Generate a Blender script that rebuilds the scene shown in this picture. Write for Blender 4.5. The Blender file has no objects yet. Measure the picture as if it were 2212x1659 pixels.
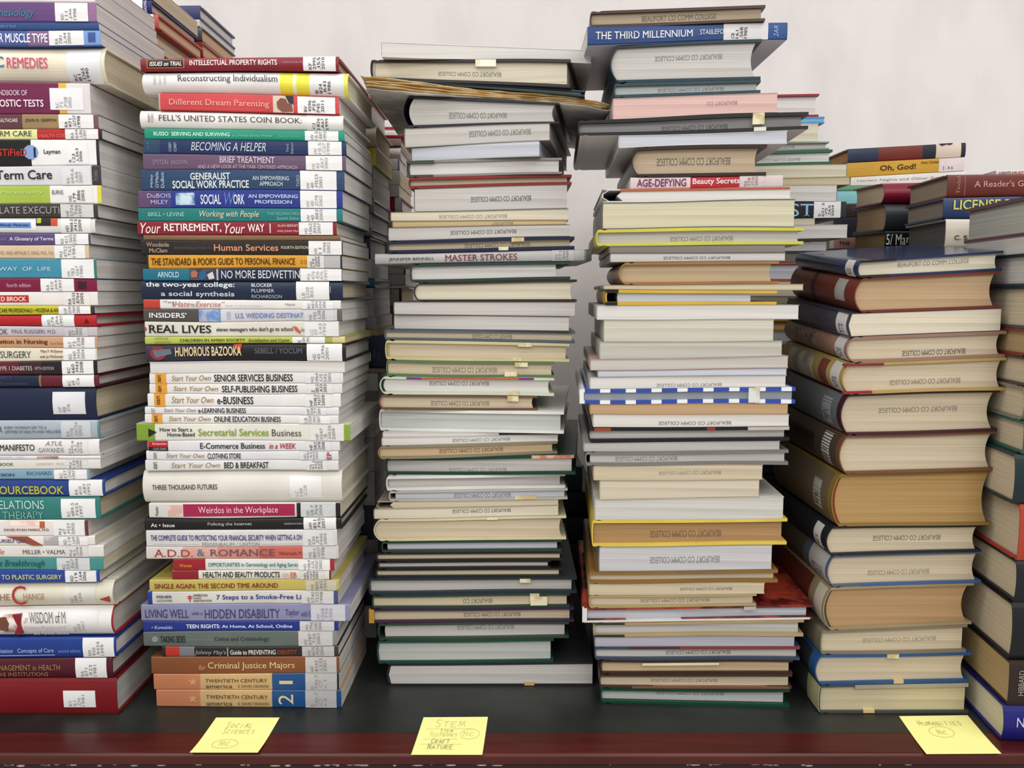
import bpy, bmesh, math, random
from mathutils import Vector, Matrix
random.seed(7)
C = bpy.context.scene.collection
SC = bpy.context.scene

# ------------------------------------------------------------------ camera, world, lights, exposure
FPX, CX, CY = 1870.0, 1106.0, 829.5
HORIZON = 630.0
PITCH = math.atan((CY - HORIZON) / FPX)
TABLE_Z = 0.75
CAM = Vector((0, 0, TABLE_Z + 0.4947))
cam = bpy.data.objects.new('camera', bpy.data.cameras.new('camera'))
C.objects.link(cam)
cam.location = CAM
cam.rotation_euler = (math.pi / 2 - PITCH, 0, 0)
cam.data.sensor_width = 36.0
cam.data.lens = FPX / 2212.0 * 36.0
cam.data.clip_start = 0.05
SC.camera = cam

SC.view_settings.view_transform = 'Standard'
SC.view_settings.look = 'None'
SC.view_settings.gamma = 1.0
SC.view_settings.use_curve_mapping = False
SC.view_settings.exposure = -0.14

world = bpy.data.worlds.new('room_light')
SC.world = world
world.use_nodes = True
bg = world.node_tree.nodes['Background']
bg.inputs['Color'].default_value = (1.0, 0.985, 0.975, 1)
bg.inputs['Strength'].default_value = 0.72

def area(name, loc, sx, sy, power, tilt=0.0, col=(1.0, 0.985, 0.97)):
    l = bpy.data.lights.new(name, 'AREA')
    l.shape = 'RECTANGLE'
    l.size, l.size_y, l.energy, l.color = sx, sy, power, col
    o = bpy.data.objects.new(name, l)
    C.objects.link(o)
    o.location = loc
    o.rotation_euler = (tilt, 0, 0)
    return o
for lx in (-0.95, 0.95):
    area('ceiling_light', (lx, 0.35, 2.75), 1.2, 0.6, 14.5)
    area('ceiling_light', (lx, -1.1, 2.75), 1.2, 0.6, 19, math.radians(10))
    area('ceiling_light', (lx, -2.6, 2.75), 1.2, 0.6, 24, math.radians(25))

# ------------------------------------------------------------------ materials
def lin(h):
    h = h.lstrip('#')
    out = []
    for i in (0, 2, 4):
        c = int(h[i:i + 2], 16) / 255.0
        out.append(c / 12.92 if c <= 0.04045 else ((c + 0.055) / 1.055) ** 2.4)
    return tuple(out)

_M = {}
def base(name, rough=0.5, spec=0.5):
    m = bpy.data.materials.new(name)
    m.use_nodes = True
    nt = m.node_tree
    p = nt.nodes['Principled BSDF']
    p.inputs['Roughness'].default_value = rough
    p.inputs['Specular IOR Level'].default_value = spec
    return m, nt, p

def N(nt, t, **kw):
    n = nt.nodes.new(t)
    for k, v in kw.items():
        setattr(n, k, v)
    return n

def mix_noise(nt, p, c1, c2, scale, vec_scale=(1, 1, 1), lo=0.35, hi=0.65, coord='Object', detail=3.0):
    tc = N(nt, 'ShaderNodeTexCoord')
    mp = N(nt, 'ShaderNodeMapping')
    mp.inputs['Scale'].default_value = vec_scale
    nz = N(nt, 'ShaderNodeTexNoise')
    nz.inputs['Scale'].default_value = scale
    nz.inputs['Detail'].default_value = detail
    cr = N(nt, 'ShaderNodeValToRGB')
    cr.color_ramp.elements[0].position, cr.color_ramp.elements[1].position = lo, hi
    cr.color_ramp.elements[0].color = (*c1, 1)
    cr.color_ramp.elements[1].color = (*c2, 1)
    nt.links.new(tc.outputs[coord], mp.inputs['Vector'])
    nt.links.new(mp.outputs[0], nz.inputs['Vector'])
    nt.links.new(nz.outputs['Fac'], cr.inputs[0])
    nt.links.new(cr.outputs[0], p.inputs['Base Color'])
    return nz, cr

GAIN = 0.95
PGAIN = 0.84
def contrast(c):
    l = 0.2126 * c[0] + 0.7152 * c[1] + 0.0722 * c[2]
    k = 0.74 + 0.26 * min(1.0, l / 0.7)
    return tuple(v * k for v in c)

def tone(c, k):
    return tuple(min(0.92, v * k) for v in c)

def m_cover(h, rough=0.38):
    key = ('c', h, rough)
    if key not in _M:
        m, nt, p = base('cover_' + h.lstrip('#'), rough, 0.3)
        c = contrast(tone(lin(h), GAIN))
        mix_noise(nt, p, tone(c, 0.9), tone(c, 1.06), 18.0, (1, 1, 1), 0.3, 0.7)
        _M[key] = m
    return _M[key]

def m_ink(h):
    key = ('i', h)
    if key not in _M:
        m, nt, p = base('ink_' + h.lstrip('#'), 0.55, 0.2)
        p.inputs['Base Color'].default_value = (*contrast(tone(lin(h), GAIN)), 1)
        _M[key] = m
    return _M[key]

def m_pages(h):
    key = ('p', h)
    if key not in _M:
        m, nt, p = base('paper_' + h.lstrip('#'), 0.8, 0.15)
        c = tone(lin(h), PGAIN)
        nz, cr = mix_noise(nt, p, tone(c, 0.80), tone(c, 1.07), 1.0, (2.2, 2.2, 520), 0.30, 0.62, detail=4.0)
        bp = N(nt, 'ShaderNodeBump')
        bp.inputs['Strength'].default_value = 0.22
        bp.inputs['Distance'].default_value = 0.0008
        nt.links.new(nz.outputs['Fac'], bp.inputs['Height'])
        nt.links.new(bp.outputs[0], p.inputs['Normal'])
        _M[key] = m
    return _M[key]

def m_mottle(a, b, scale=60.0, rough=0.4):
    key = ('m', a, b, scale)
    if key not in _M:
        m, nt, p = base('picture_%s_%s' % (a.lstrip('#'), b.lstrip('#')), rough, 0.4)
        mix_noise(nt, p, lin(a), lin(b), scale, (1, 1, 1), 0.42, 0.58)
        _M[key] = m
    return _M[key]

def m_check(a, b, scale):
    key = ('k', a, b, scale)
    if key not in _M:
        m, nt, p = base('striped_jacket', 0.3, 0.5)
        tc = N(nt, 'ShaderNodeTexCoord')
        w = N(nt, 'ShaderNodeTexWave')
        w.wave_type, w.bands_direction = 'BANDS', 'X'
        w.inputs['Scale'].default_value = scale
        cr = N(nt, 'ShaderNodeValToRGB')
        cr.color_ramp.interpolation = 'CONSTANT'
        cr.color_ramp.elements[0].color = (*lin(b), 1)
        cr.color_ramp.elements[1].color = (*lin(a), 1)
        cr.color_ramp.elements[1].position = 0.34
        nt.links.new(tc.outputs['Object'], w.inputs['Vector'])
        nt.links.new(w.outputs['Fac'], cr.inputs[0])
        nt.links.new(cr.outputs[0], p.inputs['Base Color'])
        _M[key] = m
    return _M[key]

def mat_of(h):
    """a colour, or a tuple for a two-tone picture"""
    if isinstance(h, tuple):
        if h[0] == 'gloss':
            return m_cover(h[1], 0.16)
        if h[0] == 'check':
            return m_check(*h[1:])
        return m_mottle(*h)
    return m_cover(h)

# ------------------------------------------------------------------ objects
def link(name, verts, faces, mats, parent=None, fmat=None, smooth=False, recalc=True):
    me = bpy.data.meshes.new(name)
    me.from_pydata([tuple(v) for v in verts], [], faces)
    for m in mats:
        me.materials.append(m)
    if fmat:
        for p, i in zip(me.polygons, fmat):
            p.material_index = i
    if recalc:
        bm = bmesh.new()
        bm.from_mesh(me)
        bmesh.ops.recalc_face_normals(bm, faces=bm.faces)
        bm.to_mesh(me)
        bm.free()
    if smooth:
        for p in me.polygons:
            p.use_smooth = True
    o = bpy.data.objects.new(name, me)
    C.objects.link(o)
    if parent:
        o.parent = parent
    return o

def tag(o, label, cat, group=None):
    o['label'] = label
    o['category'] = cat
    if group:
        o['group'] = group

def structure(o):
    o['kind'] = 'structure'
    return o

def box_data(x0, x1, y0, y1, z0, z1):
    v = [(x0, y0, z0), (x1, y0, z0), (x1, y1, z0), (x0, y1, z0), (x0, y0, z1), (x1, y0, z1), (x1, y1, z1), (x0, y1, z1)]
    f = [(0, 3, 2, 1), (4, 5, 6, 7), (0, 1, 5, 4), (1, 2, 6, 5), (2, 3, 7, 6), (3, 0, 4, 7)]
    return v, f

def ray(px, py):
    r = Vector(((px - CX) / FPX, (CY - py) / FPX, -1.0))
    return (cam.rotation_euler.to_matrix() @ r)

def at_y(px, py, Y):
    d = ray(px, py)
    return CAM + d * ((Y - CAM.y) / d.y)

def at_plane(px, py, P, n):
    d = ray(px, py)
    return CAM + d * ((P - CAM).dot(n) / d.dot(n))

def at_z(px, py, Z):
    d = ray(px, py)
    return CAM + d * ((Z - CAM.z) / d.z)

# ------------------------------------------------------------------ lettering: all text curves are made first, turned into meshes in one pass
QUEUE = []
def letters(name, body, u0, u1, v0, v1, col, flags, fn, parent):
    """fit BODY into the rectangle u0..u1 (along the spine) x v0..v1 (up), through fn(u, v) -> local point"""
    QUEUE.append((name, body, u0, u1, v0, v1, col, flags, fn, parent))

def add_serifs(me):
    """slab feet on the short flat stroke ends of a sans letter, at the base line and at the tops"""
    bm = bmesh.new()
    bm.from_mesh(me)
    ys = [v.co.y for v in bm.verts]
    lo, hi = 0.0, max(ys)
    ends = []
    for e in bm.edges:
        if len(e.link_faces) != 1:
            continue
        a, b = e.verts
        if abs(a.co.y - b.co.y) < 0.004 and 0.03 < abs(a.co.x - b.co.x) < 0.2:
            y = (a.co.y + b.co.y) / 2
            c = e.link_faces[0].calc_center_median().y
            ends.append((min(a.co.x, b.co.x), max(a.co.x, b.co.x), y, 1 if c > y else -1))
    for x0, x1, y, s_ in ends:
        if not (abs(y) < 0.03 or y > 0.4 * hi):
            continue
        t = 0.035 * s_
        vs = [bm.verts.new((x, yy, 0)) for x, yy in ((x0 - 0.055, y), (x1 + 0.055, y), (x1 + 0.055, y + t), (x0 - 0.055, y + t))]
        bm.faces.new(vs if s_ > 0 else vs[::-1])
    bm.to_mesh(me)
    bm.free()

def embolden(me, w):
    """move a letter's outline outwards"""
    bm = bmesh.new()
    bm.from_mesh(me)
    bmesh.ops.remove_doubles(bm, verts=bm.verts, dist=1e-5)
    push = {}
    for e in bm.edges:
        if len(e.link_faces) != 1:
            continue
        a, b = e.verts
        d = b.co - a.co
        n = Vector((d.y, -d.x, 0))
        if n.length < 1e-7:
            continue
        n.normalize()
        if n.dot(e.link_faces[0].calc_center_median() - a.co) > 0:
            n = -n
        for v in (a, b):
            push.setdefault(v, []).append(n)
    for v, ns in push.items():
        m = Vector((0, 0, 0))
        for n in ns:
            m += n
        if m.length > 0.3:
            m.normalize()
            v.co += m * w / max(0.5, m.dot(ns[0]))
    bm.to_mesh(me)
    bm.free()

def flush_letters():
    tmp = []
    for q in QUEUE:
        cu = bpy.data.curves.new('lettering', 'FONT')
        cu.body = q[1]
        cu.size = 1.0
        cu.resolution_u = 3
        if 'i' in q[7]:
            cu.shear = 0.28
        o = bpy.data.objects.new('lettering', cu)
        C.objects.link(o)
        tmp.append(o)
    bpy.context.view_layer.update()
    dg = bpy.context.evaluated_depsgraph_get()
    for q, o in zip(QUEUE, tmp):
        name, body, u0, u1, v0, v1, col, flags, fn, parent = q
        me = bpy.data.meshes.new_from_object(o.evaluated_get(dg))
        if not len(me.vertices):
            continue
        if 'b' in flags:
            embolden(me, 0.014)
        if 's' in flags:
            add_serifs(me)
        xs = [v.co.x for v in me.vertices]
        ys = [v.co.y for v in me.vertices]
        ax, bx, ay, by = min(xs), max(xs), min(ys), max(ys)
        for v in me.vertices:
            a = (v.co.x - ax) / max(1e-6, bx - ax)
            b = (v.co.y - ay) / max(1e-6, by - ay)
            if 'r' in flags:
                a, b = 1 - b, a
            elif 'd' in flags:
                a, b = b, 1 - a
            elif 'u' in flags:
                a, b = 1 - a, 1 - b
            v.co = fn(u0 + (u1 - u0) * a, v0 + (v1 - v0) * b)
        me.materials.clear()
        me.materials.append(m_ink(col))
        ob = bpy.data.objects.new(name, me)
        me.name = name
        C.objects.link(ob)
        ob.parent = parent
    for o in tmp:
        cu = o.data
        bpy.data.objects.remove(o)
        bpy.data.curves.remove(cu)

# ------------------------------------------------------------------ books
PAGE = {'w': '#dedad4', 'g': '#c9c5bf', 'c': '#dcd3bc', 't': '#cda873', 'k': '#ddb9b1', 'o': '#cfc0a4', 'y': '#d9d1a8', 'b': '#c9ccd4'}
GAP = 0.00025

WAVE = 0.0008
WR = random.Random(5)
class Plane:
    def __init__(s, A, B, K, amp=0.0, f=20.0, p=0.0):
        s.A, s.B, s.K, s.amp, s.f, s.p = A, B, K, amp, f, p
    def z(s, X, Y):
        return s.A + s.B * X + s.K * Y + s.amp * math.sin(s.f * X + s.p) * math.cos(5 * Y + s.p)

def refine(pts, lim=0.03):
    out = [pts[0]]
    for (d0, z0), (d1, z1) in zip(pts, pts[1:]):
        k = max(1, int(math.ceil(abs(d1 - d0) / lim)))
        out += [(d0 + (d1 - d0) * i / k, z0 + (z1 - z0) * i / k) for i in range(1, k + 1)]
    return out

def refine_pair(outer, inner, ia, ib, lim=0.03):
    o, n, marks = [outer[0]], [inner[0]], {0: 0}
    for i in range(len(outer) - 1):
        k = max(1, int(math.ceil(abs(outer[i + 1][0] - outer[i][0]) / lim)))
        for j in range(1, k + 1):
            t = j / k
            o.append(tuple(outer[i][q] + (outer[i + 1][q] - outer[i][q]) * t for q in (0, 1)))
            n.append(tuple(inner[i][q] + (inner[i + 1][q] - inner[i][q]) * t for q in (0, 1)))
        marks[i + 1] = len(o) - 1
    return o, n, (marks[ia], marks[ib])

def profile(hard, T, D, bulge, b):
    """cover cross-section: outer and inner outlines from the upper fore-edge round the spine to the lower one, as (depth, height)"""
    if not hard:
        c = min(0.0012, T * 0.2)
        n = 5
        outer = [(D, T), (D * 0.5, T), (c, T)]
        inner = [(D, T - b), (D * 0.5, T - b), (c + b, T - b)]
        for i in range(1, n):
            z = T - c + (2 * c - T) * (i - 1) / (n - 2)
            outer.append((bulge * (2 * z / T - 1) ** 2, z))
            inner.append((b + bulge * (2 * z / T - 1) ** 2, min(T - b, max(b, z))))
        outer += [(c, 0), (D * 0.5, 0), (D, 0)]
        inner += [(c + b, b), (D * 0.5, b), (D, b)]
        return outer, inner, (2, len(outer) - 3)
    g = bulge + 0.0075
    dip = min(0.0011, b * 0.4)
    ts = 0.0014
    n = 13
    outer = [(D, T), (g + 0.004, T), (g, T - dip), (g - 0.0035, T - 0.0002)]
    inner = [(D, T - b), (g + 0.004, T - b), (g, T - b), (g - 0.0035, T - b)]
    for i in range(n):
        z = T * (1 - i / (n - 1))
        q = (2 * z / T - 1) ** 2
        outer.append((bulge * q + 0.0008 * (q ** 6), min(T - 0.0003, max(0.0003, z))))
        inner.append((ts + bulge * q, min(T - b, max(b, z))))
    outer += [(g - 0.0035, 0.0002), (g, dip), (g + 0.004, 0), (D, 0)]
    inner += [(g - 0.0035, b), (g, b), (g + 0.004, b), (D, b)]
    return outer, inner, (4, 4 + n - 1)

class Book:
    pass

def frame_of(px_l, px_r, py, Y, yaw):
    P = at_y((px_l + px_r) / 2, py, Y)
    ed = Vector((math.sin(yaw), math.cos(yaw), 0))
    ex = Vector((math.cos(yaw), -math.sin(yaw), 0))
    L = at_plane(px_l, py, P, ed)
    R = at_plane(px_r, py, P, ed)
    return L, (R - L).dot(ex), ex, ed, P

def build_book(kind, L, W, ex, ed, yaw, bot, top, D, cover, px, opt, label, group, name=None):
    """kind: letters P/H/R (paperback, hardback, round-backed hardback) + f/l/r/b (where the spine faces)"""
    hard = kind[0] in 'HR'
    face = kind[1]
    Ow = Vector((L.x, L.y, bot.z(L.x, L.y)))
    root = bpy.data.objects.new(name or ('hardback_book' if hard else 'paperback_book'), None)
    root.empty_display_size = 0.02
    C.objects.link(root)
    root.location = Ow
    root.rotation_euler = (0, 0, -yaw)
    tag(root, label, 'book', group)
    mid = L + ex * (W / 2)
    T = max(0.0025, top.z(mid.x, mid.y) - bot.z(mid.x, mid.y) - GAP)
    SL, DW = (W, D) if face in 'fb' else (D, W)          # spine length, cover width
    b = opt.get('b', (0.0026 if T > 0.012 else 0.0019) if hard else 0.0006)
    b = min(b, T * 0.3)
    bulge = opt.get('bulge', min(0.28 * T, 0.009) if kind[0] == 'R' else (0.0016 if hard else 0.0004))
    inset = opt.get('inset', 0.0035 if hard else 0.0004)
    pg = opt.get('pg', 0.0)
    def loc(s, d, z):
        if face == 'f':
            x, y = s, d
        elif face == 'l':
            x, y = d, s
        elif face == 'r':
            x, y = DW - d, s
        else:
            x, y = s, DW - d
        X = Ow.x + ex.x * x + ed.x * y
        Y = Ow.y + ex.y * x + ed.y * y
        zb, zt = bot.z(X, Y), top.z(X, Y) - GAP
        t = z / T
        return Vector((x, y, zb + (zt - zb) * t - Ow.z))
    outer, inner, (ia, ib) = profile(hard, T, DW, bulge, b)
    outer, inner, (ia, ib) = refine_pair(outer, inner, ia, ib)
    # stations along the spine: colour bands of the spine
    segs = opt.get('segs')
    mats, stations = [mat_of(cover)], [0.0, SL]
    band = [0]
    if segs:
        stations, band = [0.0], []
        for xe, col in segs:
            f = min(1.0, max(0.0, (xe - px[0]) / (px[1] - px[0])))
            stations.append(SL * f)
            m = mat_of(col)
            if m not in mats:
                mats.append(m)
            band.append(mats.index(m))
        stations[-1] = SL
    st2, bd2 = [stations[0]], []
    for q_ in range(len(stations) - 1):
        k_ = max(1, int(math.ceil((stations[q_ + 1] - stations[q_]) / 0.03)))
        for j_ in range(1, k_ + 1):
            st2.append(stations[q_] + (stations[q_ + 1] - stations[q_]) * j_ / k_)
            bd2.append(band[q_])
    stations, band = st2, bd2
    under = 0
    if opt.get('under'):
        mats.append(mat_of(opt['under']))
        under = len(mats) - 1
    n = len(outer)
    V, F, FM = [], [], []
    for s in stations:
        V += [loc(s, d, z) for d, z in outer] + [loc(s, d, z) for d, z in inner]
    for k in range(len(stations) - 1):
        o0, o1 = k * 2 * n, (k + 1) * 2 * n
        for i in range(n - 1):
            F.append((o0 + i, o0 + i + 1, o1 + i + 1, o1 + i))
            FM.append(band[k] if ia <= i < ib else (under if i >= ib else 0))
            F.append((o0 + n + i, o1 + n + i, o1 + n + i + 1, o0 + n + i + 1))
            FM.append(0)
        for i in (0, n - 1):
            F.append((o0 + i, o1 + i, o1 + n + i, o0 + n + i))
            FM.append(0)
    for k in (0, len(stations) - 1):
        o0 = k * 2 * n
        for i in range(n - 1):
            F.append((o0 + i, o0 + i + 1, o0 + n + i + 1, o0 + n + i))
            FM.append(band[min(k, len(band) - 1)] if ia <= i < ib else 0)
    link('cover', V, F, mats, root, FM)
    # page block
    ph = opt.get('pages', 'w')
    pm = m_pages(PAGE.get(ph, ph))
    hollow = opt.get('hollow', 0.16 * T if kind[0] == 'R' else 0.0)
    hollow = min(hollow, 0.008)
    fore = DW - inset - 0.0003 - opt.get('short', 0.0)
    m_ = 9 if (kind[0] == 'R') else 3
    sec = []
    for i in range(m_):
        z = (b + 0.0001) + (T - 2 * b - 0.0002) * i / (m_ - 1)
        q = (2 * z / T - 1) ** 2
        sec.append((pg + (0.0016 if hard else b + 0.0003) + bulge * q, z))
    for i in range(m_):
        z = (T - b - 0.0001) - (T - 2 * b - 0.0002) * i / (m_ - 1)
        q = (2 * z / T - 1) ** 2
        sec.append((fore - hollow * (1 - q), z))
    low, high = sec[:m_], sec[m_:]
    ring = refine(sec + [sec[0]])[:-1]
    k = len(ring)
    ns = max(1, int(math.ceil((SL - 2 * inset) / 0.03)))
    V = [loc(inset + (SL - 2 * inset) * q_ / ns, d, z) for q_ in range(ns + 1) for d, z in ring]
    F = [tuple(range(k)), tuple(range((ns + 1) * k - 1, ns * k - 1, -1))]
    F += [(q_ * k + i, q_ * k + (i + 1) % k, (q_ + 1) * k + (i + 1) % k, (q_ + 1) * k + i) for q_ in range(ns) for i in range(k)]
    link('page_block', V, F, [pm], root)
    if opt.get('band'):       # cloth head band where pages meet a round spine
        V, F = [], []
        for i in range(m_):
            d, z = sec[i]
            for dd, ss in ((-0.0012, inset - 0.0012), (0.0016, inset - 0.0012), (0.0016, inset + 0.002), (-0.0012, inset + 0.002)):
                V.append(loc(ss, d + dd + 0.0012, z))
        for i in range(m_ - 1):
            for j in range(4):
                F.append((4 * i + j, 4 * i + (j + 1) % 4, 4 * i + 4 + (j + 1) % 4, 4 * i + 4 + j))
        F += [(0, 1, 2, 3), tuple(range(4 * m_ - 4, 4 * m_))]
        link('head_band', V, F, [mat_of(opt['band'])], root)
    if opt.get('ridge'):      # raised bands across a round spine
        for fr in opt['ridge']:
            V, F = [], []
            pts = outer[ia:ib + 1]
            for d, z in pts:
                for ss, dd in ((-0.002, 0), (-0.0012, -0.0012), (0.0012, -0.0012), (0.002, 0)):
                    V.append(loc(SL * fr + ss, d + dd - 0.0001, z))
            for i in range(len(pts) - 1):
                for j in range(3):
                    F.append((4 * i + j, 4 * i + j + 1, 4 * i + 5 + j, 4 * i + 4 + j))
            link('spine_ridge', V, F, [mat_of(opt.get('ridgecol', cover))], root)
    # things on the side that faces us
    def u_of(x):
        return (x - px[0]) / (px[1] - px[0]) * W
    def spine_d(z):
        if not hard:
            return bulge * (2 * z / T - 1) ** 2
        return bulge * (2 * z / T - 1) ** 2
    def on_spine(s, z, off):
        return loc(s, spine_d(z) - off, z)
    def strip(nm, s0, s1, f0, f1, col, off=0.0003, par=None, label_=None):
        k_ = 12 if bulge > 0.001 else 2
        V, F = [], []
        for i in range(k_ + 1):
            z = T * (1 - f0) + (T * (1 - f1) - T * (1 - f0)) * i / k_
            for ss in (s0, s1):
                V += [on_spine(ss, z, off), on_spine(ss, z, -0.0001)]
        for i in range(k_):
            a = 4 * i
            F += [(a, a + 2, a + 6, a + 4), (a + 1, a + 5, a + 7, a + 3), (a, a + 4, a + 5, a + 1), (a + 2, a + 3, a + 7, a + 6)]
        F += [(0, 1, 3, 2), (4 * k_, 4 * k_ + 2, 4 * k_ + 3, 4 * k_ + 1)]
        o = link(nm, V, F, [mat_of(col)], par or root)
        return o
    if face == 'f':
        for ip, (x0, x1, f0, f1, col) in enumerate(opt.get('pic', [])):
            strip('picture_panel', u_of(x0), u_of(x1), f0, f1, col, 0.00025 + 0.00006 * ip)
        for L_ in opt.get('lab', []):
            x0, x1, txt = L_[:3]
            ink = L_[3] if len(L_) > 3 else '#8d8a88'
            f0, f1 = L_[4:6] if len(L_) > 5 else (0.02, 0.98)
            lo = strip('call_number_label', u_of(x0), u_of(x1), f0, f1, L_[6] if len(L_) > 6 else '#e4e3e2', 0.0005)
            lines = txt.split('|') if txt else []
            hpx = (f1 - f0) * opt['_h']
            step = min(9.2, (x1 - x0) * 0.62 / max(1, len(lines)))
            for i, t in enumerate(lines):
                xs = x0 + (x1 - x0) * 0.17 + i * step
                ln = min(0.86, len(t) * 6.2 / hpx)
                zb_ = T * (1 - f1) + T * (f1 - f0) * 0.08
                zt_ = zb_ + T * (f1 - f0) * ln
                letters('call_number', t, u_of(xs), u_of(xs + step * 0.74), zb_, zt_, ink, 'r',
                        (lambda u, v, q=min(spine_d(zb_), spine_d(zt_), spine_d((zb_ + zt_) / 2)): loc(u, q - 0.0009 if q == 0 else spine_d(v) - 0.0009, v)), lo)
        for t in opt.get('txt', []):
            body, x0, x1, f0, f1, col = t[:6]
            fl = t[6] if len(t) > 6 else ''
            za, zb_ = T * (1 - f1), T * (1 - f0)
            q = min(spine_d(za), spine_d(zb_), spine_d((za + zb_) / 2), 0 if za < T / 2 < zb_ else 1)
            letters('title_lettering', body, u_of(x0), u_of(x1), za, zb_, col, fl,
                    (lambda u, v, q=q: loc(u, q - 0.0007, v)), root)
        if 'shape' in opt:
            for ip, (pts, col) in enumerate(opt['shape']):       # small drawn marks on the spine: polygons in photo x and thickness fraction
                nn = len(pts)
                V = [loc(u_of(x), -0.00054 - 0.00004 * ip, T * (1 - f)) for x, f in pts] + [loc(u_of(x), -0.0001 + spine_d(T * (1 - f)), T * (1 - f)) for x, f in pts]
                F = [tuple(range(nn)), tuple(range(2 * nn - 1, nn - 1, -1))] + [(i, (i + 1) % nn, nn + (i + 1) % nn, nn + i) for i in range(nn)]
                link('spine_emblem', V, F, [mat_of(col)], root)
    else:
        st = opt.get('st')
        if st:
            x0, x1, f0, f1 = st[:4]
            fl = st[4] if len(st) > 4 else 'u'
            dark = st[5] if len(st) > 5 else 0.5
            pc = lin(PAGE.get(ph, ph))
            h = '#' + ''.join('%02x' % int(255 * ((dark * 0.30 + (1 - dark) * (c ** (1 / 2.2)) * 0.93))) for c in pc)
            def on_pages(u, v):
                p = loc(inset, u, v) if face == 'l' else loc(inset, DW - u, v)
                p.y -= 0.0003
                return p
            letters('ownership_stamp', st[6] if len(st) > 6 else 'BEAUFORT CO COMM COLLEGE', u_of(x0), u_of(x1), T * (1 - f1), T * (1 - f0), h, fl, on_pages, root)
        for np_, (nm, x0, x1, f0, f1, col) in enumerate(opt.get('patch', [])):
            V = []
            y0, y1 = -0.0005 - 0.0002 * np_, inset + 0.0006 + 0.0001 * np_
            for y in (y0, y1):
                for x, f in ((x0, f1), (x1, f1), (x1, f0), (x0, f0)):
                    p = loc(0, u_of(x) if face == 'l' else DW - u_of(x), T * (1 - f))
                    p.y += y
                    V.append(p)
            F = [(0, 1, 2, 3), (7, 6, 5, 4), (0, 4, 5, 1), (1, 5, 6, 2), (2, 6, 7, 3), (3, 7, 4, 0)]
            link(nm, V, F, [mat_of(col)], root)
        for L_ in opt.get('slab', []):            # labels and bands on a spine seen from its side: s0, s1 along the depth, heights
            s0, s1, f0, f1, col = L_[:5]
            lo = strip(L_[6] if len(L_) > 6 else 'call_number_label', s0, s1, f0, f1, col, 0.0004)
            if len(L_) > 5 and L_[5]:
                lines = L_[5].split('|')
                for i, t in enumerate(lines):
                    w_ = (s1 - s0) / (len(lines) + 2)
                    sa = s1 - w_ * (i + 1.2)
                    zz0, zz1 = T * (1 - f1) + T * (f1 - f0) * 0.1, T * (1 - f1) + T * (f1 - f0) * 0.5
                    letters('call_number', t, sa, sa - w_ * 0.7, zz0, zz1, '#4a4644', 'r', (lambda u, v: on_spine(u, v, 0.0008)), lo)
    return root

LABELS = {}
def short(look):
    for w in (' with ', ' of ', ' and ', ','):
        look = look.split(w)[0]
    return ' '.join(look.split()[-4:])

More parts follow.
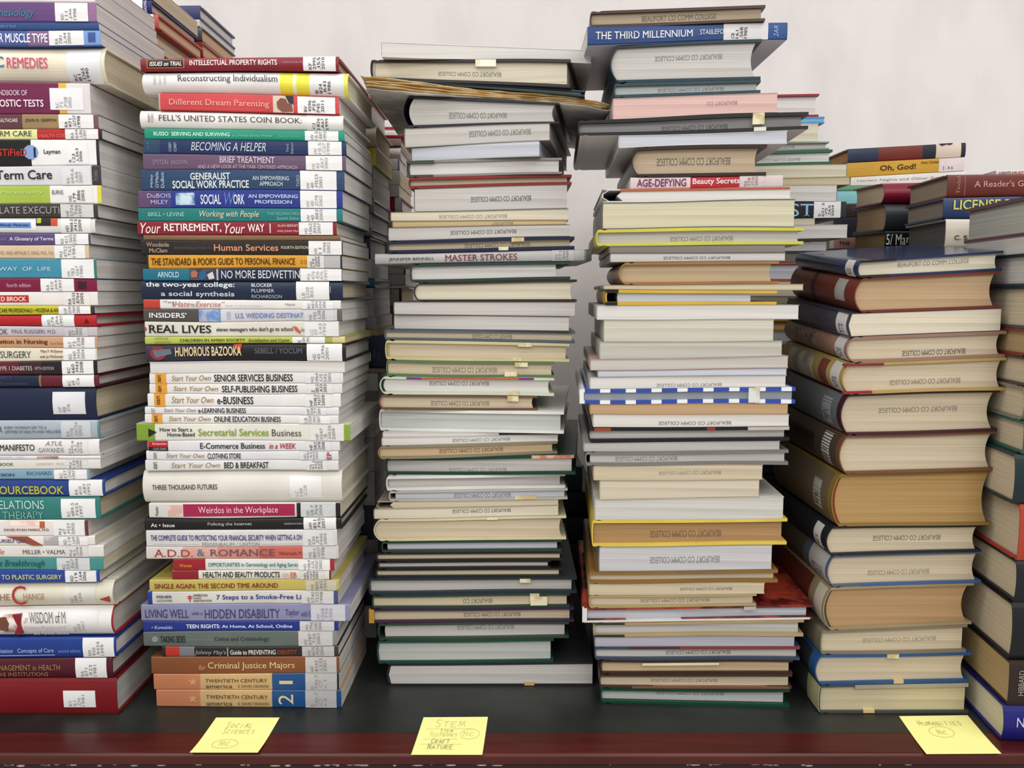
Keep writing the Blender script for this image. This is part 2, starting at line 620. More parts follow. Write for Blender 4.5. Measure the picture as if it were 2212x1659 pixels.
def stack(Y, rows, phrase, top_phrase, group, D=0.165, yaw=0.0, K=None, page='w', last=None, table=True, fill=None):
    """rows: (kind, y of the top edge at left, at right, x left, x right, cover colour, look, options), from the top down.
    Neighbouring books share one contact plane, so a stack rests on itself all the way down to the table."""
    yaw = math.radians(yaw)
    K = K or (lambda y: 0.0)
    info = []
    for i, r in enumerate(rows):
        kind, tl, tr, xl, xr, cov, look, opt = r
        nb = rows[i + 1] if i + 1 < len(rows) else None
        bl, br = (nb[1], nb[2]) if nb else last
        my = (tl + tr + bl + br) / 4
        yw = yaw + math.radians(opt.get('yaw', 0))
        L, W, ex, ed, P = frame_of(xl, xr, my, Y + opt.get('dy', 0), yw)
        info.append((L, W, ex, ed, P, yw, my, (bl + br - tl - tr) / 2))
    planes = []
    for i in range(len(rows) + 1):
        if i < len(rows):
            tl, tr, xl, xr = rows[i][1:5]
        else:
            tl, tr = last
            xl, xr = rows[-1][3:5]
            if table:
                planes.append(Plane(TABLE_Z + 0.0002, 0, 0))
                break
        my = (tl + tr) / 2
        j = i if (my > HORIZON or i == 0) else i - 1
        j = min(j, len(rows) - 1)
        ed, P = info[j][3], info[j][4]
        a = at_plane(xl, tl, P, ed)
        c = at_plane(xr, tr, P, ed)
        k = K(my)
        B = ((c.z - a.z) - k * (c.y - a.y)) / (c.x - a.x)
        hgt = min(info[min(i, len(rows) - 1)][7], info[max(0, i - 1)][7]) * 0.0005
        planes.append(Plane(a.z - B * a.x - k * a.y, B, k, min(WAVE, 0.06 * hgt) if 0 < i < len(rows) else 0.0, WR.uniform(14, 30), WR.uniform(0, 6.3)))
    looks = [r[6] for r in rows]
    for i, r in enumerate(rows):
        kind, tl, tr, xl, xr, cov, look, opt = r
        opt = dict(opt)
        opt.setdefault('pages', page)
        L, W, ex, ed, P, yw, my, h = info[i]
        opt['_h'] = h
        lab = look + ' ' + (('under ' + short(looks[i - 1]) + ' ' + phrase) if i else top_phrase)
        if 'label' in opt:
            lab = opt['label']
        if len(lab.split()) > 16:
            print('LONG', len(lab.split()), lab)
        if lab in LABELS:
            print('SAME', lab)
        LABELS[lab] = 1
        if kind[0] == 'N':
            newspaper(L, W, ex, ed, yw, planes[i + 1], planes[i], opt.get('D', D), lab)
            continue
        build_book(kind, L, W, ex, ed, yw, planes[i + 1], planes[i], opt.get('D', D), cov, (xl, xr), opt, lab, group)
    if fill:
        ph, seeds, look = fill
        L, W, ex, ed, P, yw, my, h = info[-1]
        ztop = min(planes[-1].z(L.x, L.y), planes[-1].z((L + ex * W).x, (L + ex * W).y), planes[-1].z((L + ed * D).x, (L + ed * D).y))
        k = max(1, round((ztop - TABLE_Z) / 0.052))
        rnd = random.Random(seeds)
        zs = [ztop - (ztop - TABLE_Z - 0.0002) * i / k for i in range(k + 1)]
        for i in range(k):
            up = planes[-1] if i == 0 else Plane(zs[i], 0, 0)
            dn = Plane(zs[i + 1], 0, 0)
            sh = rnd.uniform(-0.006, 0.004)
            col = rnd.choice(ph)
            build_book(rnd.choice(['Pf', 'Hf', 'Pf']), L + ex * sh, W + rnd.uniform(-0.01, 0.0), ex, ed, yw, dn, up, D + rnd.uniform(-0.012, 0.0), col,
                       (0, 1), {'pages': rnd.choice('wgco'), '_h': 40}, look, look)

def newspaper(L, W, ex, ed, yaw, bot, top, D, label):
    """a folded yellowed newspaper lying right through the stack, its overhanging ends loose and frayed"""
    Ow = Vector((L.x, L.y, bot.z(L.x, L.y)))
    root = bpy.data.objects.new('newspaper', None)
    C.objects.link(root)
    root.location = Ow
    root.rotation_euler = (0, 0, -yaw)
    tag(root, label, 'newspaper')
    rnd = random.Random(3)
    nx, ny, ns = 60, 8, 5
    mat = m_mottle('#c9a468', '#dcc596', 45.0, 0.8)
    grey = m_mottle('#b5afa9', '#dcd6d0', 22.0, 0.8)
    for s in range(ns):
        V, F, FM = [], [], []
        ph = [rnd.uniform(0, 6) for _ in range(4)]
        x0 = rnd.uniform(0, 0.012)
        x1 = W - rnd.uniform(0, 0.012)
        for j in range(ny + 1):
            for i in range(nx + 1):
                x = x0 + (x1 - x0) * i / nx
                fr = 0.0022 * math.sin(40 * x + ph[0]) + 0.0012 * math.sin(150 * x + ph[1]) + rnd.uniform(-0.0006, 0.0006)
                y = (fr if j == 0 else 0) + D * j / ny
                X = Ow.x + ex.x * x + ed.x * y
                Y = Ow.y + ex.y * x + ed.y * y
                zb, zt = bot.z(X, Y), top.z(X, Y) - GAP
                t = (s + 0.5) / ns + 0.35 / ns * math.sin(30 * x + ph[2] + 6 * y)
                over = max(0.0, 0.013 - x) / 0.013 + max(0.0, x - (W - 0.03)) / 0.03
                z = zb + (zt - zb) * t - over * abs(0.004 * math.sin(60 * x + ph[3]) + 0.002 * math.sin(25 * y + ph[1])) - Ow.z
                V.append((x, y, z))
        for j in range(ny):
            for i in range(nx):
                a = j * (nx + 1) + i
                F.append((a, a + 1, a + nx + 2, a + nx + 1))
                FM.append(0)
        o = link('newspaper_sheet', V, F, [grey if s == 0 else mat], root, None, smooth=True)
        md = o.modifiers.new('thickness', 'SOLIDIFY')
        md.thickness = 0.0006
        md.offset = 0
# ------------------------------------------------------------------ leftmost front stack: spines towards us, cut by the left edge of the frame
BK, WH, GR = '#1d1b1c', '#f1efec', '#8d8a88'
DK = '#2c2a2b'
R1 = [
 ('Pf', -62, -62, -205, 203, '#cfcac6', 'grey paperback at the very top', {'D': .16}),
 ('Pf', -30, -30, -210, 204, '#e2dcd9', 'white paperback with blank spine', {'D': .165}),
 ('Pf', 4, 5, -214, 208, '#6d4884', 'purple paperback with teal italic lettering', {'D': .185, 'segs': [(191, '#6d4884'), (208, '#a06f9c')], 'lab': [(119, 190, 'RD|111|.J46|1998', GR)], 'txt': [('nesiology', -2, 75, .3, .85, '#3f8fa6', 'i')]}),
 ('Pf', 47, 47, -205, 213, '#2f4f88', 'thin blue paperback with faint lettering', {'txt': [('Guide to Food', -6, 35, .3, .7, '#7f93bd', 'i')]}),
 ('Pf', 64, 65, -200, 217, '#4f64a8', 'blue paperback with tall white lettering', {'D': .18, 'segs': [(60, '#4f64a8'), (106, '#8f6f9a'), (181, '#4f64a8'), (217, '#7ea3dc')], 'lab': [(106, 181, 'RA|781|.L44|2004', GR)], 'txt': [('R MUSCLE TYPE', -1, 103, .2, .8, '#eceaf2', 'b')], 'pic': [(190, 206, .15, .8, '#3b5d9e')]}),
 ('Rf', 97, 98, -198, 225, '#dfd6c0', 'thick cream hardback with pink lettering', {'D': .17, 'pages': 'o', 'lab': [(143, 217, 'RC|81|.D65|1990', DK, .1, .98, '#dcdcdc')], 'txt': [('C', -6, 9, .3, .6, '#3d7fae', 'bs'), ('REMEDIES', 15, 103, .32, .62, '#d8607c', 'b')]}),
 ('Pf', 178, 178, -212, 195, '#7b2350', 'thick maroon paperback with yellow stripe', {'segs': [(127, '#7b2350'), (144, '#e3b13c'), (195, '#d9d3d0')], 'D': .17, 'lab': [(108, 180, 'RC|71|.P28|2002', '#a5a3a2', .17, .87, '#e3e2e4')], 'txt': [('NDBOOK OF', -1, 60, .25, .42, '#e3cfd8', 's'), ('OSTIC TESTS', -1, 94, .55, .78, '#ead9e0', 'bs')]}),
 ('Pf', 246, 247, -205, 212, '#6a3f45', 'two-tone brown and tan paperback', {'segs': [(48, '#6a3f45'), (127, '#a5895f'), (212, '#7d5a58')], 'lab': [(127, 202, 'RA|971|.G737|1998', DK)], 'txt': [('EALTHCARE', -1, 39, .3, .55, '#d9ccc6', 'b'), ('JOHN R. GRIFFITH', 55, 122, .32, .58, '#4f3d28', 'b')]}),
 ('Pf', 278, 279, -204, 220, '#2b2527', 'pale lime and red spined paperback', {'segs': [(80, '#dedf9f'), (141, '#c4282d'), (213, '#c4282d'), (220, '#2b2527')], 'lab': [(141, 212, 'RA|644|.L86|1997', GR)], 'txt': [('RM CARE', -1, 69, .18, .7, '#3f4038', 's'), ('HEALTH COS', 86, 140, .5, .85, '#e2746c', 'b')]}),
 ('Pf', 300, 301, -208, 214, '#e6e4e2', 'white and black spined paperback with red lettering', {'segs': [(67, '#191718'), (208, '#e6e4e2'), (214, '#2a2829')], 'lab': [(140, 190, 'R|123|.L363|2006', DK, .1, .95, '#e6e4e2')], 'txt': [('STiFieD', -3, 58, .35, .62, '#d8342c', 'b'), ('Layman', 95, 131, .38, .6, '#333132', 'b')], 'shape': [([(67 + 16 * math.cos(a / 10 * math.pi * 2), .48 - .28 * math.sin(a / 10 * math.pi * 2)) for a in range(10)], '#8aa9d6'), ([(73, .3), (78, .3), (78, .68), (73, .68)], '#1f2d52')]}),
 ('Pf', 358, 358, -204, 218, '#d3d3d4', 'pale grey paperback with big black lettering', {'segs': [(198, '#d3d3d4'), (218, '#413d40')], 'txt': [('Term Care', -8, 113, .2, .68, '#2b2a2b', 'b'), ('7th Edition', 202, 212, .25, .8, '#8a8688', 'r')], 'lab': [(133, 196, 'RA|644.6|.L66|2007', '#a3a1a0', .02, .98, '#d8d8d8')]}),
 ('Pf', 399, 401, -203, 219, '#e3e1dd', 'lime green paperback with white spine end', {'segs': [(108, '#a8bf4e'), (210, '#e3e1dd'), (219, '#d8d24a')], 'txt': [('Personality', 2, 95, .25, .5, '#c9d889', 'i'), ('BURNS', 113, 137, .25, .5, '#4e4d4b'), ], 'lab': [(138, 200, 'HG|179|.B86|2003', DK, .1, .95, '#e3e1dd')]}),
 ('Pf', 440, 441, -211, 211, '#3f3b3a', 'charcoal paperback with grey serif lettering', {'txt': [('LATE EXECUTI', -1, 130, .2, .72, '#a8a29d', 's')], 'lab': [(131, 202, 'HF|5734|.T66|1997', GR, .02, .98, '#cfcdca')]}),
 ('Hf', 470, 471, -214, 205, '#d9d7d3', 'white hardback with black and orange patches', {'D': .175, 'txt': [('Melody Petersen', -4, 63, .38, .6, '#23407c', 'bi')], 'pic': [(-60, 78, .16, .78, '#e9e8e6'), (-60, 67, .3, .68, '#6f9ad8'), (78, 110, .0, .52, '#262120'), (110, 124, .02, .52, '#cf5430'), (80, 89, .02, .35, '#b9bf3e')], 'lab': [(131, 196, 'HD|9666.5|.P415|2009', DK, .02, .98, '#e0dfdc')]}),
 ('Pf', 501, 503, -222, 195, '#5f4f80', 'purple paperback with white lettering', {'txt': [('A Glossary of Terms', 21, 116, .3, .7, '#d9d2e4', 'b'), ('fied', -2, 14, .3, .62, '#8f80ac')], 'lab': [(119, 191, 'RA|412|.S65|1993', GR)]}),
 ('Pf', 528, 529, -222, 192, '#d8bf9e', 'tan-spined paperback with grey lettering', {'txt': [('M.D. AND ARTHUR C. KING, M.D., F.A.', -2, 116, .45, .75, '#9c8468')], 'lab': [(118, 184, 'RJ|4752|.T62|1981', GR)]}),
 ('Pf', 557, 559, -208, 208, '#4493ad', 'turquoise paperback with thin white lettering', {'D': .17, 'segs': [(203, '#4493ad'), (208, '#3f7f76')], 'txt': [('WAY  OF  LIFE', -2, 110, .42, .62, '#b6d8e2')], 'lab': [(133, 203, 'HA|783|.G67|1980', '#a09e9d')]}),
 ('Pf', 602, 602, -208, 209, '#87173f', 'magenta paperback with small white lettering', {'txt': [('fourth edition', 15, 67, .36, .66, '#dca9bd')], 'lab': [(88, 160, 'RA|410|.J66|1997', GR)], 'pic': [(168, 187, .22, .8, '#3d1726')]}),
 ('Pf', 630, 630, -208, 211, '#e2dcd6', 'white paperback with red author box', {'txt': [('D BROCK', 3, 57, .35, .68, '#f1dcd6', 'b')], 'pic': [(-60, 62, .24, .78, '#c93428')], 'lab': [(138, 195, 'RA|410.53|.B764|2005', DK, .02, .98, '#e2dcd6')]}),
 ('Pf', 660, 660, -212, 204, '#2c3346', 'yellow-spined paperback with black capitals', {'segs': [(196, '#c9c12e'), (204, '#2c3346')], 'txt': [('CARE PROFESSIONALS \u2022 MOZENA & AN', -1, 126, .3, .75, '#3f3c16', 'b')], 'lab': [(127, 195, 'HF|5549|.M69|2000', GR)]}),
 ('Hf', 679, 679, -208, 208, '#c01f27', 'bright red hardback with blank spine', {'pages': 'g', 'lab': [(90, 160, 'HG|179|.J66|1997', GR)], 'shape': [([(181, .72), (187, .35), (192, .72)], '#5a1116')]}),
 ('Pf', 705, 705, -208, 210, '#c4bcc2', 'pale mauve paperback with grey capitals', {'txt': [('OK', -3, 17, .25, .8, '#5a565c'), ('PAUL RUGGIERI, M.D.', 26, 122, .3, .75, '#7d6f78')], 'lab': [(140, 190, 'RD|27|.R84|2002', GR, .02, .98, '#c8c2c4')]}),
 ('Pf', 727, 726, -207, 210, '#cf9f78', 'peach-spined paperback with dark brown lettering', {'txt': [('ation in Nursing', -1, 104, .25, .75, '#4e3524', 'bs'), ('Second Edition', 109, 137, .45, .7, '#9f7c5a')], 'lab': [(137, 205, 'RT|73|.E38|1988', GR)]}),
 ('Pf', 752, 751, -206, 209, '#dcd7c0', 'ivory paperback with two-line author name', {'txt': [('SURGERY', 1, 68, .25, .75, '#4f4d48', 's'), ('Mary P. McGowan', 89, 136, .12, .42, '#8f4b35', 'b'), ('with Jo McGowan', 86, 136, .55, .85, '#8f4b35', 'b')], 'lab': [(137, 206, 'RD|540|.M34|2004', GR)]}),
 ('Pf', 781, 779, -205, 210, '#2c1f24', 'black and maroon paperback with small white lettering', {'segs': [(40, '#6a2029'), (90, '#45202a'), (210, '#231c20')], 'txt': [('YPE 1 DIABETES', -1, 70, .36, .68, '#cfc3bd'), ('FIFTH EDITION', 76, 117, .42, .66, '#a9a09c', 'b')], 'lab': [(134, 202, 'RC|660|.M43|2008', DK)]}),
 ('Hf', 810, 807, -205, 213, '#5a1926', 'navy and maroon hardback with gilt rule', {'pages': 'g', 'segs': [(84, '#1d2440'), (88, '#8d7a50'), (213, '#6b1d2e')], 'txt': [('HOPE TO', 2, 28, .12, .4, '#4f5878'), ('Psychosomatic', 2, 62, .55, .85, '#4a536f')], 'lab': [(135, 203, 'RC|49|.C6', GR)]}),
 ('Hf', 838, 836, -208, 207, '#1b2545', 'thick navy hardback with square white label', {'D': .185, 'pages': 'o', 'bulge': .003, 'lab': [(114, 184, 'QP|88|.D6', '#9c9aa0', .14, .82, '#d7d7da')]}),
 ('Hf', 909, 907, -204, 215, '#a9b4bd', 'grey-blue hardback with small two-line lettering', {'D': .175, 'pages': 'g', 'b': .003, 'segs': [(210, '#a9b4bd'), (215, '#5f8f92')], 'txt': [('R', -5, 6, .3, .62, '#5d6a76', 'b'), ("EVERY WOMAN'S KEY TO A", 10, 101, .3, .45, '#6f7a86', 'b'), ('LIFETIME OF HEALTH AND WELLNESS', 10, 132, .52, .68, '#6f7a86', 'b')], 'lab': [(132, 196, 'RA|778|.G6724|2002', '#9d9da2', .05, .95, '#c5c8cc')]}),
 ('Hf', 949, 948, -204, 214, '#e0dedb', 'white hardback with black condensed capitals', {'pages': 'g', 'txt': [('MANIFESTO', 0, 75, .3, .7, '#3c3a39', 'b'), ('ATUL', 97, 136, .12, .4, '#8d8a88', 'is'), ('GAWANDE', 83, 138, .52, .8, '#8d8a88', 's')], 'lab': [(140, 190, 'RA|399.8|.A1|.G38|2010', GR, .05, .95, '#dcdad8')]}),
 ('Pf', 985, 984, -204, 217, '#dcd8d6', 'very thin white paperback with reddish pictures', {'pic': [(-60, 80, .1, .85, ('#b7bcc8', '#d3cfd0')), (80, 126, .1, .85, ('#8d6f6c', '#b59a96'))]}),
 ('Pf', 993, 992, -204, 217, '#dad6cf', 'white paperback with green capitals', {'txt': [('BOOK', -1, 30, .3, .62, '#4c8058', 'b'), ('LINDSEY, M.D.', 80, 140, .35, .6, '#b3aea8')], 'lab': [(142, 190, 'RJ|133|.L48|1994', GR, .05, .95, '#d6d3ce')]}),
 ('Pf', 1015, 1014, -222, 192, '#84a9bd', 'pale blue paperback with dark lettering', {'txt': [('SION', 2, 31, .38, .68, '#2c4152', 'b'), ('RICHARD', 58, 112, .2, .55, '#53707f', 's')], 'lab': [(117, 188, 'RC|537|.O43|1997', GR)]}),
 ('Hf', 1037, 1035, -198, 226, '#2a4690', 'royal blue hardback with olive yellow lettering', {'D': .17, 'pages': 'w', 'txt': [('OURCEBOOK', -1, 138, .38, .85, '#b9b93c', 'b')], 'lab': [(149, 221, 'RA|410|.A87|1992', GR)]}),
 ('Hf', 1073, 1072, -206, 216, '#33827c', 'teal hardback with two lines of white serif', {'pages': 'o', 'txt': [('ELATIONS', -1, 96, .15, .52, '#b5d6d0', 's'), ('THERAPY', 5, 95, .62, .95, '#7fb3ab', 's')], 'lab': [(132, 206, 'RC|489.5|.F655|1997', GR, .1, .93)]}),
 ('Pf', 1124, 1123, -230, 190, '#e0dad5', 'white paperback with maroon end and pink art', {'segs': [(183, '#e0dad5'), (190, '#7d3238')], 'txt': [('DAVID RYAN MARKS, M.D.', 9, 107, .52, .7, '#7f3f2c', 'b')], 'pic': [(20, 86, .04, .35, ('#e0b9a6', '#ecd6cc')), (86, 97, .08, .5, '#bf6a48')], 'lab': [(116, 182, 'RJ|47|.M37|2005', GR)]}),
 ('Pf', 1157, 1157, -216, 205, '#e0dbd5', 'white paperback with brown shape and violet lettering', {'pages': 'c', 'txt': [('URSELF Q&A', -1, 58, .3, .75, '#5c567c', 'b')], 'shape': [([(14, .02), (60, .02), (92, .98), (70, .98)], '#a4523e')], 'pic': [(94, 126, .05, .95, ('#a3a09f', '#c4c2c2'))], 'lab': [(127, 190, 'RD|119|.L69|2009', GR)]}),
 ('Pf', 1179, 1178, -198, 224, '#dbd7d1', 'off-white paperback with black serif author names', {'pages': 'w', 'txt': [('le', -2, 9, .25, .75, '#d26450', 'i'), ('MILLER \u2022 VALMA', 49, 142, .35, .7, '#5d5a57', 's')], 'lab': [(143, 190, 'RJ|61|.J78|2004', GR, .05, .95, '#d6d2cf')]}),
 ('Pf', 1204, 1203, -198, 223, '#4a9490', 'teal paperback with dark italic lettering', {'pages': 'c', 'txt': [('e Breakthrough', -1, 97, .2, .85, '#23555a', 'i')], 'lab': [(123, 194, 'RC|553|.E67|2004', GR, .02, .98, '#cdd0d0')]}),
 ('Pf', 1233, 1232, -205, 215, '#2b4aa5', 'blue-spined paperback with pale yellow capitals', {'pages': 'c', 'segs': [(141, '#2b4aa5'), (208, '#e4e3e2'), (215, '#2b4aa5')], 'txt': [('TO PLASTIC SURGERY', 4, 134, .35, .72, '#c8cb7a', 'b')], 'lab': [(141, 207, 'RD|119|.L64|2006', DK)]}),
 ('Rf', 1259, 1257, -180, 243, '#d6d0bc', 'cream hardback with large red initial', {'D': .175, 'pages': 'g', 'band': '#8d2f2c', 'txt': [('HE', -1, 21, .42, .66, '#a8705e', 's'), ('C', 26, 57, .1, .85, '#c1382c'), ('HANGE', 50, 96, .42, .66, '#b98a76', 's')], 'shape': [([(215, .68), (236, .55), (236, .78)], '#a83a2d')], 'lab': [(139, 206, 'RG|188|.L66', '#a5a39c', .1, .9, '#d5d2c6')]}),
 ('Rf', 1316, 1313, -178, 243, '#b4242b', 'white-jacketed hardback with red edges and portrait', {'D': .175, 'pages': 'g', 'segs': [(240, '#e3dfdc'), (243, '#b4242b')], 'txt': [('The', 52, 61, .3, .5, '#a3a09e', 'r'), ('WISDOM of M', 63, 143, .12, .5, '#7f7b7a', 's'), ('Creating Physical and E', 52, 141, .6, .74, '#b5b0ae'), ('and Manifest Success', 70, 145, .8, .92, '#bfbab8')], 'pic': [(5, 46, .2, .85, ('#b08d7f', '#e0d6d0'))], 'shape': [([(28, .2), (46, .18), (46, .86), (30, .86), (38, .6)], '#93202b'), ([(-4, .3), (12, .28), (20, .5), (14, .75), (0, .72)], '#7a4a38')], 'lab': [(146, 212, 'RG|188|.N67', '#b5b3b1', .1, .88, '#dedbd9')]}),
 ('Hf', 1380, 1377, -172, 250, '#1f3f93', 'royal blue hardback with white underlined lettering', {'pages': 'w', 'txt': [('litation   Concepts of Care', -1, 116, .5, .76, '#b7c3e2'), ('second edition', 126, 174, .55, .72, '#8095cc')], 'pic': [(-60, 117, .84, .87, '#b7c3e2')], 'lab': [(179, 246, 'RM|930|.R434|1999', GR)]}),
 ('Hf', 1424, 1421, -178, 243, '#561525', 'dark maroon hardback with dull gold capitals', {'pages': 'g', 'txt': [('NAGEMENT in HEALTH', -1, 131, .3, .58, '#a88b62', 's'), ('RE INSTITUTIONS', -1, 104, .68, .88, '#9a7d55', 's')], 'lab': [(163, 230, 'RA|971|.R23|1981', GR)]}),
 ('Hf', 1467, 1465, -170, 252, '#86191f', 'thick red hardback with plain square label', {'D': .18, 'pages': 'g', 'bulge': .002, 'lab': [(137, 206, 'RT|61|.D6|1981', '#a5a3a2', .33, .78)]}),
]
stack(0.969, R1, 'in leftmost front stack', 'of leftmost front stack', 'books in the leftmost front stack', last=(1546, 1545), page='w')

